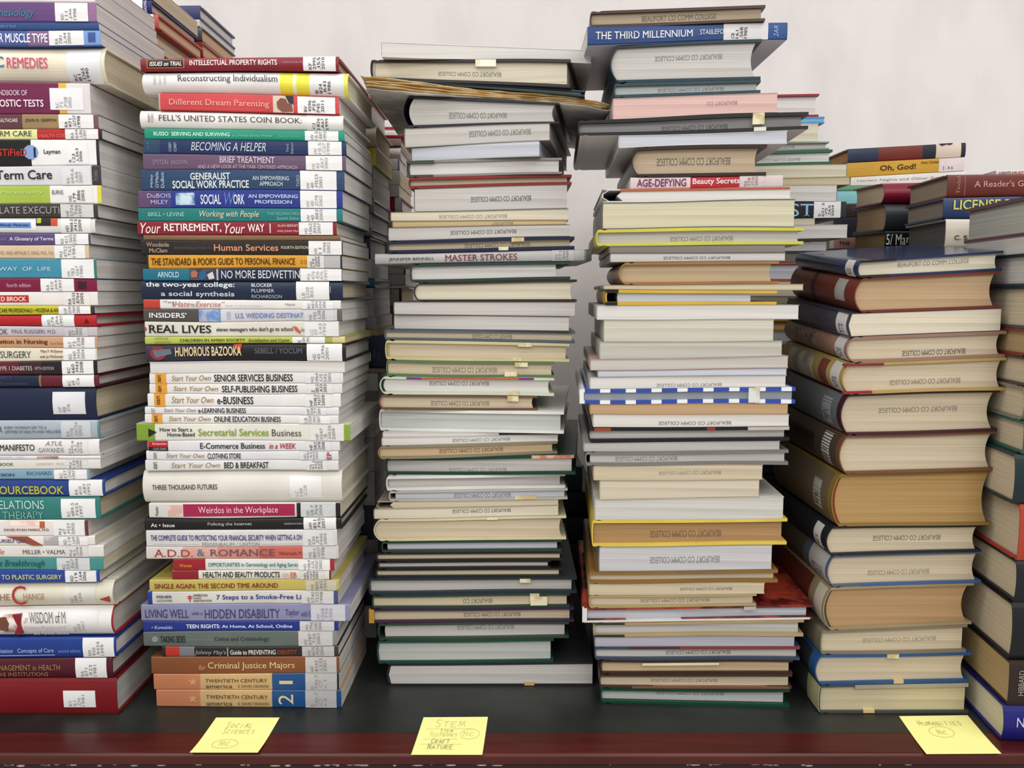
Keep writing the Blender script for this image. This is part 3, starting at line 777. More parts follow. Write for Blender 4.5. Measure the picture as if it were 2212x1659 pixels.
# ------------------------------------------------------------------ second front stack
S = 'Start Your Own'
def syo(rest, x0, x1, x2, x3):
    return [(S, x0, x1, .22, .72, '#a5834a', 'i'), (rest, x2, x3, .18, .82, '#201f20', 'b')]
ORG = '#e8a33c'
R2 = [
 ('Hf', 125, 120, 303, 731, '#8e1f2d', 'dark red hardback with white small-capital lettering', {'D': .185, 'pages': 'o', 'lab': [(655, 725, 'KF|2995|.I55|2010', DK)], 'pic': [(317, 398, .12, .8, '#d9782f'), (319, 396, .16, .74, '#1b1516')], 'txt': [('ISSUES on TRIAL', 323, 393, .3, .64, '#efe9e4', 'bi'), ('INTELLECTUAL PROPERTY RIGHTS', 410, 599, .22, .62, '#f3e6e4', 'b'), ('GREENHAVEN PR', 611, 654, .35, .5, '#c98b90')]}),
 ('Rf', 152, 153, 307, 751, '#e2e0dc', 'white hardback with yellow stripes', {'D': .175, 'pages': 'c', 'segs': [(604, '#e2e0dc'), (632, '#e6dc3f'), (640, '#e5e2c8'), (668, '#e6dc3f'), (742, '#e2e0dc'), (751, '#ded95a')], 'lab': [(668, 738, 'B|824|.R43|1986', DK, .06, .93, '#e0dfdc')], 'txt': [('Reconstructing Individualism', 384, 601, .2, .55, '#353334', 's'), ('Heller', 331, 337, .12, .6, '#b3b1ae', 'r'), ('Sosna', 343, 348, .2, .6, '#b3b1ae', 'r'), ('Wellbery', 354, 360, .1, .6, '#a8a6a3', 'r')]}),
 ('Pf', 201, 209, 343, 732, '#d9494a', 'coral red paperback with small photograph', {'segs': [(346, '#c9a9a4'), (732, '#d9494a')], 'lab': [(643, 724, 'BV|4596|.P35|P45|2011', DK)], 'txt': [('Different Dream Parenting', 366, 583, .33, .78, '#f1b3aa', 's')], 'pic': [(590, 634, .02, .98, '#d9c6b4')], 'shape': [([(598, .4), (607, .15), (618, .2), (622, .45), (630, .4), (633, .9), (610, .95), (600, .75)], '#8b5540'), ([(617, .02), (634, .02), (634, .5), (624, .4)], '#2c2c38')]}),
 ('Rf', 238, 246, 302, 741, '#e2ded8', 'white hardback with black widely spaced capitals', {'D': .17, 'pages': 'g', 'bulge': .004, 'lab': [(662, 738, 'CJ|1826|.A67|1999', DK, .04, .98, '#e5e2dd')], 'txt': [("FELL'S UNITED STATES COIN BOOK:", 343, 652, .25, .58, '#48433f', 's'), ('PERRY', 320, 325, .18, .68, '#6b6763', 'r'), ('COINS', 327, 332, .18, .68, '#6b6763', 'r')]}),
 ('Pf', 277, 283, 312, 744, '#17997a', 'emerald green paperback with white capitals', {'lab': [(659, 731, 'HV|10.5|.R87|1993', GR)], 'txt': [('RUSSO  SERVING AND SURVIVING', 332, 497, .3, .68, '#c9f0e2', 'bs'), ('as a Human Service Worker', 502, 590, .4, .7, '#7fcab2', 'i'), ('Second Edition', 602, 650, .42, .72, '#63b89e', 'i')]}),
 ('Pf', 300, 305, 310, 748, '#1f3763', 'navy paperback with pale handwritten-style capitals', {'segs': [(345, '#2c4a68'), (748, '#1c3362')], 'lab': [(666, 738, 'HV|10.5|.C67|1998', '#a9a7a6')], 'txt': [('BECOMING A HELPER', 413, 575, .18, .76, '#c4cbd8', 'i'), ('COREY', 365, 371, .2, .85, '#b9c3d2', 'r'), ('COREY', 376, 382, .2, .85, '#b9c3d2', 'r'), ('Third', 619, 624, .25, .8, '#a9b5c6', 'r'), ('Edition', 629, 634, .15, .9, '#a9b5c6', 'r'), ('I T P', 319, 322, .2, .7, '#7f93ab', 'r')]}),
 ('Pf', 332, 336, 309, 747, '#6f5570', 'mauve paperback with tall pink-white serif', {'lab': [(661, 739, 'HV|43|.E67|2003', '#aaa8a7')], 'txt': [('BRIEF TREATMENT', 475, 594, .12, .55, '#e2cfdb', 's'), ('AND A NEW LOOK AT THE TASK CENTERED APPROACH', 427, 643, .7, .95, '#c9aebe', 's'), ('EPSTEIN  BROWN', 331, 406, .38, .68, '#a48ea6', 's')]}),
 ('Pf', 366, 368, 305, 744, '#2c4a70', 'slate blue paperback with stacked white capitals', {'D': .175, 'lab': [(649, 727, 'HV|40|.M523|2001', GR)], 'txt': [('GENERALIST', 412, 498, .16, .5, '#dbe0dc', 'b'), ('SOCIAL WORK PRACTICE', 373, 538, .54, .92, '#dbe0dc', 'b'), ('AN EMPOWERING', 546, 625, .32, .53, '#bfc9d2', 'b'), ('APPROACH', 561, 611, .6, .82, '#bfc9d2', 'b'), ('Miley', 325, 332, .22, .85, '#c3ccd6', 'r'), ("O'Melia", 336, 343, .1, .88, '#c3ccd6', 'r'), ('DuBois', 348, 355, .12, .88, '#c3ccd6', 'r'), ('THIRD', 641, 647, .25, .85, '#aab7c6', 'r')]}),
 ('Pf', 410, 411, 299, 740, '#2c3c92', 'violet-blue paperback with portrait square', {'segs': [(322, '#6a4f78'), (345, '#5d4a80'), (370, '#48468a'), (740, '#2a3b94')], 'lab': [(649, 727, 'HV|40|.D78|2002', '#a4a2a1')], 'pic': [(380, 421, .14, .84, ('#3f6a9a', '#bcd0de'))], 'txt': [('SOCIAL', 434, 478, .25, .8, '#d6dcec', 'b'), ('W', 486, 508, .15, .85, '#6f85d6', 'i'), ('ORK', 505, 529, .25, .8, '#d6dcec', 'b'), ('AN EMPOWERING', 537, 644, .25, .45, '#c3cdec', 'b'), ('PROFESSION', 551, 631, .56, .76, '#c3cdec', 'b'), ('DuBOIS', 319, 370, .18, .42, '#c9bcd8'), ('MILEY', 326, 364, .55, .78, '#c9bcd8')]}),
 ('Pf', 449, 450, 299, 740, '#1f7f7c', 'teal paperback with script lettering', {'lab': [(650, 727, 'HV|40|.B83|2003', GR)], 'txt': [('Working with People', 432, 560, .2, .78, '#e3c9b0', 'i'), ('BRILL \u2022 LEVINE', 320, 399, .32, .62, '#a3d2cb', 's'), ('THE HELPING PRO', 577, 648, .3, .5, '#83bfb9'), ('Seventh Edition', 598, 647, .62, .85, '#83bfb9', 'i')]}),
 ('Pf', 478, 479, 297, 727, '#94212e', 'crimson paperback with bold white lettering', {'lab': [(646, 719, 'HQ|1062|.B434|2007', GR)], 'txt': [('Your', 304, 348, .12, .9, '#f1e0dd', 'i'), ('RETIREMENT,', 355, 479, .15, .82, '#f1e0dd', 'b'), ('Your', 486, 530, .12, .9, '#f1e0dd', 'i'), ('WAY', 536, 572, .15, .78, '#f1e0dd', 'b'), ('ALAN BERNST', 600, 645, .18, .38, '#e0b1b1', 'b'), ('AND JOHN TRA', 599, 645, .62, .82, '#e0b1b1', 'b')], 'pic': [(583, 585, .12, .85, '#ecd6d4')]}),
 ('Pf', 507, 508, 310, 735, '#85684b', 'very thin brown paperback', {'txt': [('HANDBOOK: AN INTERPERSONAL GUIDE TO SUPPORTING', 422, 628, .3, .65, '#a8895f')]}),
 ('Pf', 519, 520, 304, 740, '#262220', 'black paperback with salmon lettering', {'lab': [(667, 738, 'HV|11|.W66|2002', GR)], 'txt': [('Woodside', 317, 366, .14, .45, '#b39a86', 'b'), ('McClam', 323, 362, .55, .85, '#b39a86', 'b'), ('AN INTRODUCTION TO', 377, 460, .42, .62, '#6d6058'), ('Human Services', 463, 602, .24, .72, '#d9946f', 'b'), ('FOURTH EDITION', 608, 666, .38, .58, '#c9c29f', 'b')]}),
 ('Pf', 550, 551, 317, 739, '#dd9d2c', 'mustard yellow paperback with black capitals', {'segs': [(321, '#3a2c18'), (664, '#dd9d2c'), (735, '#b9b6b4'), (739, '#28323e')], 'lab': [(664, 700, 'HG|179|.D697|2005', DK, .02, .98, '#d6d2ce')], 'txt': [("THE STANDARD & POOR'S GUIDE TO PERSONAL FINANCE", 327, 638, .22, .76, '#4a3312', 'b'), ('D O', 650, 663, .35, .68, '#8f6a24')]}),
 ('Pf', 579, 580, 309, 739, '#212a40', 'navy and turquoise paperback with thin capitals', {'segs': [(409, '#20758f'), (739, '#212a40')], 'lab': [(649, 738, 'RJ|476|.E6|A76|1997', '#aeaba9')], 'txt': [('ARNOLD', 341, 387, .25, .72, '#cfe3ea'), ('NO MORE BEDWETTIN', 479, 648, .18, .8, '#d3d7de')], 'pic': [(410, 467, .04, .96, ('#2a2734', '#4d4a5c')), (468, 472, .04, .96, '#b2a9cc')], 'shape': [([(413, .35), (420, .15), (428, .3), (426, .7), (414, .75)], '#b8705a'), ([(431, .3), (444, .1), (448, .7), (436, .95), (430, .8)], '#2f6394'), ([(448, .5), (460, .25), (464, .8), (452, .9)], '#c9c6cc')]}),
 ('Hf', 606, 607, 305, 740, '#1d2b47', 'dark blue hardback with two-line white lettering', {'D': .17, 'pages': 'o', 'lab': [(640, 711, 'LB|2328|.B55', '#a7a5a4')], 'txt': [('the two-year college:', 316, 508, .06, .4, '#e2e6ea', 'b'), ('a social synthesis', 348, 507, .56, .9, '#c3c9d2', 'b'), ('BLOCKER', 544, 589, .12, .3, '#d3d9e0', 'b'), ('PLUMMER', 544, 593, .42, .6, '#c3cad4'), ('RICHARDSON', 544, 609, .72, .9, '#aab3c2'), ('HALL', 712, 715, .25, .6, '#c3cad4', 'r')]}),
 ('Pf', 647, 648, 310, 736, '#e0dcd6', 'thin white paperback with red end', {'segs': [(346, '#c94438'), (736, '#dfdcd7')], 'lab': [(653, 720, 'RC|661|.E94|H34|2000', GR)], 'txt': [('THE', 352, 362, .12, .32, '#7d7a78'), ('\u201cI', 364, 376, .2, .72, '#5a5655'), ('Hate', 377, 411, .18, .78, '#c77a74', 'i'), ('to', 413, 421, .4, .76, '#6b6766'), ('Exercise\u201d', 423, 486, .18, .78, '#c77a74', 'i'), ('BOOK  For People with Diabetes', 488, 568, .58, .76, '#aaa7a5'), ('Hayes', 617, 638, .3, .68, '#8f8b89')]}),
 ('Pf', 667, 668, 310, 739, '#cfcdcf', 'grey-ended white paperback with blue capitals', {'segs': [(430, '#55504d'), (477, '#7f95c0'), (728, '#cbc9cc'), (739, '#6a6664')], 'pic': [(430, 476, .02, .98, ('#5f86c0', '#c9b9ae'))], 'lab': [(657, 722, 'HQ|745|.L38|2006', GR, .02, .98, '#cdccce')], 'txt': [('INSIDERS\u2019', 323, 404, .3, .7, '#e4e1df', 'b'), ('U.S. WEDDING DESTINAT', 509, 656, .3, .72, '#6f8bc4', 'b'), ('100', 490, 499, .2, .8, '#9fb0d6', 'r')]}),
 ('Pf', 695, 694, 313, 732, '#d6d2c4', 'cream paperback with large black serif capitals', {'lab': [(658, 731, 'LC|37|.L43|1993', '#aaa8a5', .02, .98, '#dedddb')], 'txt': [('REAL LIVES', 321, 457, .22, .76, '#25221f', 'bs'), ("eleven teenagers who don't go to school", 468, 634, .36, .72, '#3b3734', 'bs'), ('Llewe', 650, 658, .4, .68, '#6b6763', 'i')], 'shape': [([(634, .3), (642, .38), (650, .7), (648, .82), (638, .62)], '#d9604c'), ([(313, .3), (318, .5), (313, .68)], '#c94a44')]}),
 ('Pf', 727, 727, 313, 745, '#b9c256', 'thin lime yellow paperback', {'pages': 'o', 'segs': [(702, '#b9c256'), (718, '#a9b04e'), (745, '#d3c48c')], 'lab': [(632, 702, 'E|184|.M45', GR)], 'txt': [('CHILDREN IN AMISH SOCIETY', 389, 531, .3, .72, '#4f5322', 'bs'), ('Socialization and Comm', 537, 626, .3, .8, '#5a5e2a', 'bi'), ('HOSTETLER', 335, 364, .12, .35, '#6f7438'), ('HUNTINGTON', 335, 368, .6, .85, '#6f7438')]}),
 ('Hf', 743, 741, 315, 747, '#1f1c22', 'black hardback with cream condensed capitals', {'pages': 'g', 'segs': [(344, '#3d3448'), (400, '#33303f'), (452, '#2a2838'), (747, '#1c1a1f')], 'lab': [(663, 739, 'HD|45|.S396|2001', GR)], 'txt': [('HUMOROUS BAZOOKA', 379, 522, .16, .7, '#e3cf9c', 'b'), ('SEBELL / YOCUM', 551, 653, .28, .58, '#77747a')], 'shape': [([(342 + 18 * math.cos(a / 12 * math.pi * 2), .5 - .4 * math.sin(a / 12 * math.pi * 2)) for a in range(12)], '#9c3340'), ([(330, .35), (368, .25), (372, .55), (336, .75)], '#6f7a86'), ([(505, .05), (524, .02), (518, .6)], '#d2573c')]}),
 ('Pb', 781, 780, 323, 745, '#dcdad6', 'white paperback turned with bare page edges out', {'pages': 'w'}),
 ('Pf', 805, 804, 323, 741, '#dddad5', 'white paperback with orange tab and long title', {'lab': [(659, 735, 'HQ|1064|.U5|S45|2003', GR, .02, .98, '#dcdbda')], 'pic': [(335, 359, .0, 1, ORG)], 'txt': syo('SENIOR SERVICES BUSINESS', 371, 456, 463, 633) + [('start', 340, 348, .15, .85, '#5f4a20', 'rb')]}),
 ('Pf', 829, 828, 323, 739, '#dddad5', 'white paperback with orange tab and hyphenated title', {'lab': [(664, 720, 'Z|285.5|.A33|2003', DK, .02, .98, '#dddad5')], 'pic': [(336, 361, .0, 1, ORG)], 'txt': syo('SELF-PUBLISHING BUSINESS', 375, 472, 480, 643) + [('start', 341, 349, .15, .85, '#5f4a20', 'rb')]}),
 ('Pf', 851, 851, 319, 736, '#e0deda', 'white paperback with orange tab and short title', {'lab': [(660, 716, 'HF|5548.3|.M377|2009', DK, .02, .98, '#e0deda')], 'pic': [(333, 357, .0, 1, ORG)], 'txt': syo('e-BUSINESS', 371, 462, 470, 548) + [('start', 338, 346, .15, .85, '#5f4a20', 'rb')]}),
 ('Pf', 878, 879, 313, 732, '#dcdadb', 'thin white paperback without coloured tab', {'lab': [(655, 705, 'HF|5548|.T7|2001', GR, .02, .98, '#dadada')], 'txt': syo('e-LEARNING BUSINESS', 354, 424, 429, 532) + [('start', 326, 335, .2, .85, '#8d8a88', 'r')]}),
 ('Pf', 895, 896, 313, 731, '#dddbd7', 'white orange-tabbed paperback with three-word title', {'lab': [(646, 714, 'LB|1028|.M45|2007', GR)], 'pic': [(328, 351, .0, 1, ORG)], 'txt': syo('ONLINE EDUCATION BUSINESS', 365, 456, 463, 607) + [('start', 333, 341, .15, .85, '#5f4a20', 'rb')]}),
 ('Pf', 914, 916, 295, 756, '#dbd8cc', 'wide ivory paperback with green ends', {'D': .215, 'pages': 'w', 'segs': [(335, '#86a436'), (743, '#dbd8cc'), (756, '#8aa83a')], 'lab': [(670, 742, 'HF|5547|.5|.H535|2009', GR, .02, .98, '#dcdad4')], 'txt': [('How to Start a', 346, 416, .22, .46, '#2c2a28', 'b'), ('Home-Based', 362, 421, .52, .76, '#2c2a28', 'b'), ('Secretarial Services', 429, 581, .3, .74, '#8aa634', 'b'), ('Business', 588, 651, .34, .74, '#4f4d4a')], 'shape': [([(321, .3), (339, .5), (321, .78)], '#22241c')]}),
 ('Pf', 952, 952, 319, 734, '#d9d7d8', 'white paperback with red and black tab', {'lab': [(660, 716, 'HF|5548.32|.D478|2008', DK, .02, .98, '#d9d7d8')], 'pic': [(320, 363, .02, .6, '#c7202c'), (320, 363, .6, .98, '#231f20')], 'txt': [('Entrepreneur', 330, 361, .15, .45, '#e9c4bf', 'b'), ('CLICK STARTS', 331, 360, .68, .9, '#bdb9b8'), ('E-Commerce Business', 433, 573, .22, .76, '#33313a', 'b'), ('in a WEEK', 582, 640, .25, .78, '#bb2f38', 'bi')]}),
 ('Pf', 974, 975, 316, 731, '#d8d7d8', 'thin white paperback with red end mark', {'lab': [(648, 700, 'HD|9940|.A2|H53|2003', GR, .02, .98, '#d8d7d8')], 'txt': syo('CLOTHING STORE', 359, 442, 449, 521) + [('EP', 706, 716, .12, .9, '#b0333a', 'rb'), ('start', 331, 339, .15, .85, '#8d8a88', 'rb')]}),
 ('Pf', 993, 995, 314, 731, '#d8d7d4', 'white paperback with grey tab word and ampersand', {'lab': [(662, 708, 'TX|911|.M2|A25|2003', '#4f4c4a', .02, .98, '#d8d7d6')], 'txt': syo('BED & BREAKFAST', 370, 476, 485, 581) + [('start', 331, 340, .15, .8, '#6f6c6b', 'rb')]}),
 ('Rf', 1017, 1016, 308, 738, '#d8d4ca', 'thick off-white hardback with plain grey capitals', {'D': .18, 'pages': 'c', 'bulge': .006, 'lab': [(626, 695, 'LC|148|.C28', '#b3afaa', .18, .86, '#e0dfdc')], 'txt': [('THREE THOUSAND FUTURES', 329, 470, .42, .58, '#5b5753', 'b')]}),
 ('Pf', 1087, 1086, 322, 735, '#d3cfc9', 'white paperback with magenta title panel', {'pages': 'c', 'segs': [(641, '#d3cfc9'), (650, '#22241f'), (725, '#d3cfc9'), (735, '#1f1c1d')], 'lab': [(650, 722, 'HD|58.7|.P69|2004', GR, .02, .98, '#c9cdcd')], 'pic': [(396, 637, .06, .9, '#ae2550'), (363, 393, .12, .88, ('#d6c3ba', '#c9a294'))], 'txt': [('Weirdos in the Workplace', 429, 601, .22, .78, '#ecc3cf'), ('Putzier', 336, 342, .2, .85, '#4a4745', 'rb')]}),
 ('Hf', 1119, 1118, 312, 738, '#1c191a', 'black hardback with small white serif title', {'pages': 'g', 'lab': [(656, 726, 'HM|851|.P65|2007', DK)], 'txt': [('At \u2022 Issue', 326, 378, .42, .72, '#d6d1cc', 'b'), ('Policing the Internet', 449, 545, .32, .65, '#c6c1bc', 's'), ('GREENHAVEN', 614, 654, .42, .56, '#a5a09c', 'b')]}),
 ('Pf', 1146, 1144, 316, 728, '#d3d1cf', 'white paperback with long blue condensed title', {'lab': [(655, 722, 'KF|535|.Z9|F445|2004', GR, .02, .98, '#d6d5d4')], 'txt': [('THE COMPLETE GUIDE TO PROTECTING YOUR FINANCIAL SECURITY WHEN GETTING A DIV', 326, 654, .28, .62, '#3c3a86', 'b'), ('FEIGENBAUM / LINTON', 437, 561, .74, .94, '#8f8b88')], 'pic': [(330, 430, .84, .86, '#b5b2b0'), (565, 652, .84, .86, '#b5b2b0')]}),
 ('Pf', 1181, 1180, 316, 731, '#d3cdc6', 'white and salmon paperback with wide capitals', {'segs': [(395, '#d3cdc6'), (470, '#d8a598'), (560, '#d58a7a'), (654, '#cf6a5c'), (731, '#cfcbc8')], 'lab': [(655, 727, 'HQ|801|.H327|1998', GR, .02, .98, '#cfcccb')], 'txt': [('A.D.D.', 332, 417, .22, .82, '#b93a38', 's'), ('&', 426, 443, .18, .75, '#4f7f9a', 's'), ('ROMANCE', 454, 594, .2, .75, '#6a5a72', 's'), ('Halverstadt, M.', 604, 653, .4, .72, '#7d3a34')]}),
 ('Pf', 1208, 1207, 374, 722, '#dad7d2', 'short paperback with red end and teal lettering', {'segs': [(444, '#a8222d'), (713, '#dad7d2'), (722, '#b5232e')], 'lab': [(645, 712, 'HQ|1064|.U5|W5567|2002', GR)], 'txt': [('Women', 388, 415, .4, .7, '#d9982f', 'b'), ('OPPORTUNITIES in Gerontology and Aging Servic', 450, 644, .32, .78, '#2c8a85', 'b')]}),
 ('Pf', 1233, 1232, 372, 715, '#d8d5cb', 'short paperback with red end and black capitals', {'segs': [(429, '#9b1f2a'), (711, '#d8d5cb'), (715, '#8a1f28')], 'lab': [(648, 700, 'HD|9970|.C67|U54|2001', DK, .02, .98, '#d3d0cc')], 'txt': [('HEALTH AND BEAUTY PRODUCTS', 439, 605, .14, .8, '#25221f', 'b'), ('on', 611, 624, .3, .8, '#d9a394'), ('EB', 628, 641, .2, .8, '#d5604c', 'b')]}),
 ('Pf', 1252, 1252, 323, 732, '#c3b25e', 'yellow paperback with dark red capitals', {'D': .185, 'lab': [(661, 727, 'HQ|800|.B65|1991', GR, .02, .98, '#c6c0a8')], 'txt': [('SINGLE AGAIN: THE SECOND TIME AROUND', 334, 601, .32, .75, '#8a2f26', 'b')]}),
 ('Pf', 1277, 1276, 319, 730, '#cfccc4', 'white paperback with blue end and blue lettering', {'segs': [(329, '#22419a'), (721, '#cfccc4'), (730, '#4a5486')], 'lab': [(652, 720, 'HV|5740|.F535|1998', GR, .02, .98, '#d0cecb')], 'txt': [('FISHER', 339, 372, .28, .5, '#35366a', 'b'), ('GOLDFARB', 339, 372, .6, .78, '#5a5862'), ('AMERICAN', 418, 449, .2, .38, '#33312f', 'b'), ('LUNG', 418, 435, .44, .58, '#33312f', 'b'), ('ASSOCIATION.', 418, 459, .64, .8, '#33312f', 'b'), ('7 Steps to a Smoke-Free Li', 468, 651, .28, .76, '#2c3d98', 'b')], 'shape': [([(409.5, .28), (411.5, .28), (411.5, .8), (409.5, .8)], '#c02f38'), ([(405, .36), (416, .36), (416, .42), (405, .42)], '#c02f38'), ([(406, .5), (415, .5), (415, .56), (406, .56)], '#c02f38')]}),
 ('Pf', 1305, 1305, 305, 756, '#8f8fb2', 'wide lavender paperback with thin dark capitals', {'D': .205, 'lab': [(672, 746, 'HV|1568|.T39|1999', '#a6a4a8', .02, .98, '#c9c8cf')], 'txt': [('LIVING WELL', 314, 408, .28, .8, '#3f3f72'), ('with a', 414, 438, .42, .62, '#5a5a86', 'b'), ('HIDDEN DISABILITY', 443, 605, .3, .84, '#3f3f72'), ('Taylor', 617, 647, .32, .78, '#45457a'), ('with E', 651, 671, .4, .75, '#55558a')]}),
 ('Pf', 1341, 1342, 309, 731, '#1f3590', 'cobalt blue paperback with white slab lettering', {'lab': [(648, 722, 'HQ|796|.K685|2000', GR, .02, .98, '#cbc9c9')], 'txt': [('\u2022 Kowalski', 328, 373, .42, .72, '#c3cbe6', 's'), ('TEEN RIGHTS:', 403, 476, .28, .68, '#e3e6f0', 'bs'), ('At Home, At School, Online', 480, 632, .34, .72, '#d3d9ec', 'b')]}),
 ('Pf', 1365, 1362, 310, 727, '#66706c', 'grey-green paperback with black block capitals', {'segs': [(645, '#66706c'), (719, '#c4c2c0'), (727, '#8c8f8c')], 'lab': [(645, 718, 'HV|6787|.T35|2001', GR, .02, .98, '#c8c6c4')], 'txt': [('TAKING SIDES', 347, 401, .28, .74, '#2c3030', 'b'), ('Clashing Views on Controversial', 405, 460, .42, .62, '#8d9692', 'i'), ('Crime and Criminology', 464, 582, .35, .68, '#353a3a', 's')], 'shape': [([(335 + 7 * math.cos(a / 10 * math.pi * 2), .5 - .2 * math.sin(a / 10 * math.pi * 2)) for a in range(10)], '#8f9a96')]}),
 ('Pf', 1397, 1396, 350, 731, '#2b2526', 'short black paperback with red end square', {'segs': [(358, '#2b2526'), (388, '#c23a2c'), (420, '#7f7f88'), (723, '#2b2526'), (731, '#3f3b3a')], 'lab': [(653, 722, 'HV|6675|.M39|2004', GR, .02, .98, '#bdbbb9')], 'txt': [("Johnny May's", 421, 489, .3, .85, '#a8a6a8', 'i'), ('Guide to PREVENTING', 498, 596, .28, .76, '#d6d1cc', 'b'), ('IDENTITY', 600, 642, .32, .74, '#a8502f', 'b')], 'pic': [(491, 493, .05, .95, '#b5b2b0')]}),
 ('Pf', 1419, 1418, 327, 733, '#8d542f', 'brown paperback with cream serif lettering', {'lab': [(660, 727, 'HV|8143|.L335|2001', GR, .02, .98, '#c4c2bf')], 'txt': [('for', 430, 445, .45, .75, '#d9a878', 'i'), ('Criminal Justice Majors', 450, 637, .3, .78, '#e0c79f', 's')]}),
 ('Pf', 1456, 1454, 332, 732, '#cba271', 'tan and peach paperback numbered one', {'segs': [(433, '#c9835c'), (588, '#cdaa78'), (660, '#1f5490'), (728, '#c0bebc'), (732, '#232a34')], 'lab': [(660, 727, 'E|740.7|.C7|v.1', '#a09e9c', .02, .98, '#c0bebd')], 'txt': [('TWENTIETH CENTURY', 444, 578, .3, .52, '#4a3f35'), ('america', 445, 502, .65, .88, '#4a3f35'), ('E. DAVID CRONON', 515, 580, .68, .84, '#5f5044'), ('1', 604, 633, .42, .62, '#cfc4a6', 'r')], 'shape': [([(417 + (10 if i % 2 == 0 else 4) * math.sin(i * math.pi / 5), .5 - (.27 if i % 2 == 0 else .11) * math.cos(i * math.pi / 5)) for i in range(10)], '#d3a27e')]}),
 ('Pf', 1491, 1490, 338, 737, '#cba271', 'tan and peach paperback numbered two', {'segs': [(433, '#c9835c'), (588, '#cdaa78'), (660, '#1f5490'), (727, '#b9b7b6'), (737, '#1f4f86')], 'lab': [(660, 727, 'E|740.7|.C7|v.2', '#a09e9c', .02, .98, '#b9b8b8')], 'txt': [('TWENTIETH CENTURY', 446, 579, .28, .5, '#4a3f35'), ('america', 446, 502, .66, .9, '#4a3f35'), ('E. DAVID CRONON', 515, 580, .7, .86, '#5f5044'), ('2', 602, 634, .22, .8, '#cfc4a6', 'r')], 'shape': [([(417 + (10 if i % 2 == 0 else 4) * math.sin(i * math.pi / 5), .52 - (.27 if i % 2 == 0 else .11) * math.cos(i * math.pi / 5)) for i in range(10)], '#d3a27e')]}),
]
stack(0.9886, R2, 'in second front stack', 'on top of second front stack', 'books in the second front stack', last=(1528, 1528), page='w', yaw=1.0)
